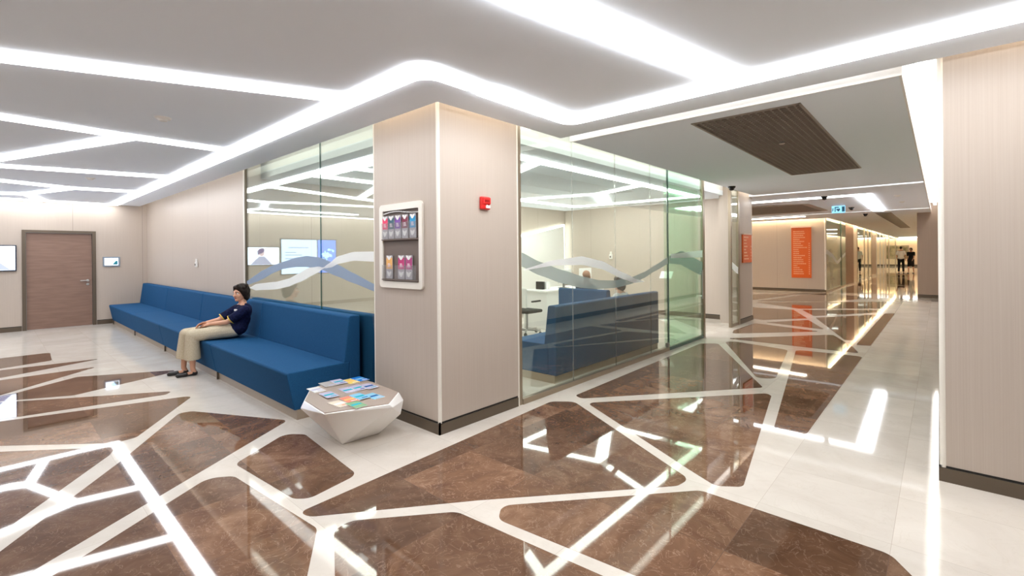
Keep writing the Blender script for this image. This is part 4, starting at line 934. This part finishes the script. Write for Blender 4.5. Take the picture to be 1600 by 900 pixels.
def standing(x, y, face, h=1.75, stride=0.0, arms=0.1, bend=0.0):
    """joint positions of a standing or walking figure"""
    f = V((face[0],face[1],0)).normalized(); sd = V((f.y,-f.x,0))*-1; k = h/1.75; o = V((x,y,0))
    P = lambda a,b,c: o+sd*(a*k)+f*(b*k)+V((0,0,c*k))
    J = dict(pel=P(0,0,.97),waist=P(0,bend*.3,1.12),chest=P(0,bend*.6,1.29),neck=P(0,bend,1.46),head=P(0,bend+.02,1.625),
      shN=P(.175,bend*.9,1.41),shF=P(-.175,bend*.9,1.41),elN=P(.235,bend-.03+arms,1.14),elF=P(-.235,bend-.03-arms*.6,1.14),wrN=P(.225,bend+.05+arms*1.8,.92),wrF=P(-.225,bend+.03-arms*.4,.90),
      hipN=P(.09,0,.93),hipF=P(-.09,0,.93),knN=P(.10,.03-stride*.45,.51),knF=P(-.10,.03+stride*.6,.51),anN=P(.10,-stride,.085),anF=P(-.10,stride,.085))
    return {a: tuple(b) for a,b in J.items()}
person('walker in white short-sleeved shirt and black trousers, seen from behind in the corridor', standing(-1.93,41.2,(0.1,1),1.82,.12), 1.02, (0.1,1,0), skin='skin2', top='shirtw', bottom='blackc', hair='crop', vox=.014, fine=False, wide=1.15, hem=.95)
person('walker in black dress with bare legs, beside the white-shirted walker', standing(-1.42,41.4,(-0.3,-1),1.72,.14,arms=.2), .97, (-0.3,-1,0), skin='skin2', top='blackc', bottom='blackc', hair='short', vox=.014, fine=False, wide=.95, hem=.15, skirt=True)
person('standing person in pale shirt and dark trousers behind the far shop glass', standing(-3.85,36.8,(0.5,0.8),1.80,.04), 1.0, (0.5,0.8,0), skin='skin2', top='shirtb', bottom='blackc', hair='crop', vox=.014, fine=False, hem=.95)
s1 = standing(-4.45,31.2,(0.9,-0.2),1.66,.05); s1['elF'] = tuple(V(s1['shF'])+V((.2,-.05,-.12))); s1['wrF'] = tuple(V(s1['shF'])+V((.42,-.1,-.25)))
person('person in white shirt reaching forward behind the nearest far shop glass', s1, .95, (0.9,-0.2,0), skin='skin2', top='shirtw', bottom='blackc', hair='crop', vox=.014, fine=False, sleeve='long', hem=.95)

def seated(x, y, face, z=0.45, h=.95, lean=.05):
    f = V((face[0],face[1],0)).normalized(); sd = V((-f.y,f.x,0)); o = V((x,y,z)); k = h
    P = lambda a,b,c: o+sd*(a*k)+f*(b*k)+V((0,0,c*k))
    J = dict(pel=P(0,0,.115),waist=P(0,-.02,.24),chest=P(0,-.03,.38),neck=P(0,-.02,.53),head=P(0,.02,.685),shN=P(.165,-.02,.475),shF=P(-.165,-.02,.475),
      elN=P(.21,.08,.24),elF=P(-.21,.08,.24),wrN=P(.12,.28,.20),wrF=P(-.12,.28,.20),hipN=P(.09,.05,.10),hipF=P(-.09,.05,.10),knN=P(.11,.46,.10),knF=P(-.11,.46,.10),
      anN=P(.11,.46,0),anF=P(-.11,.46,0))
    J['anN'].z = J['anF'].z = .085
    return {a: tuple(b) for a,b in J.items()}
person('bald seated person in navy shirt on the short sofa inside the glass room', seated(-4.72,7.20,(0,1)), .95, (0,1,0), skin='skin2', top='navy', bottom='blackc', hair=None, vox=.009, fine=False)
person('dark-haired seated person whose head shows over the sofa in the glass room', seated(-3.68,6.55,(-1,0),h=.84), .88, (-1,0,0), skin='skin', top='shirtw', bottom='blackc', hair='bob', vox=.009, fine=False)

# ------------------------------------------------------------------ camera, world, view
F, CYH, roll, yaw = 738.0, 397.5, math.radians(0.5), math.radians(42.15)
fwd = V((-math.sin(yaw), math.cos(yaw), 0)); rgt = V((math.cos(yaw), math.sin(yaw), 0)); zz = V((0,0,1))
cr, sr = math.cos(roll), math.sin(roll)
right = rgt*cr-zz*sr; upv = rgt*sr+zz*cr
cam = bpy.data.cameras.new('camera'); co = bpy.data.objects.new('camera', cam); COL.objects.link(co)
m = Matrix((right, upv, -fwd)).transposed().to_4x4(); m.translation = (0,0,1.5); co.matrix_world = m
cam.sensor_width = 36; cam.lens = F/1600*36; cam.shift_y = -(450-CYH)/1600; cam.clip_start = 0.05; cam.clip_end = 200
sc = bpy.context.scene; sc.camera = co
w = bpy.data.worlds.new('world'); sc.world = w; w.use_nodes = True
w.node_tree.nodes['Background'].inputs[0].default_value = (0.8,0.85,0.9,1); w.node_tree.nodes['Background'].inputs[1].default_value = 0.3
vs = sc.view_settings; vs.view_transform = 'Standard'; vs.look = 'None'; vs.gamma = 1.0; vs.use_curve_mapping = False; vs.exposure = 0.78
sc.cycles.max_bounces = 10; sc.cycles.diffuse_bounces = 9; sc.cycles.glossy_bounces = 5; sc.cycles.transparent_max_bounces = 24
sc.cycles.caustics_reflective = False; sc.cycles.caustics_refractive = False; sc.cycles.sample_clamp_indirect = 6
sc.cycles.use_denoising = True
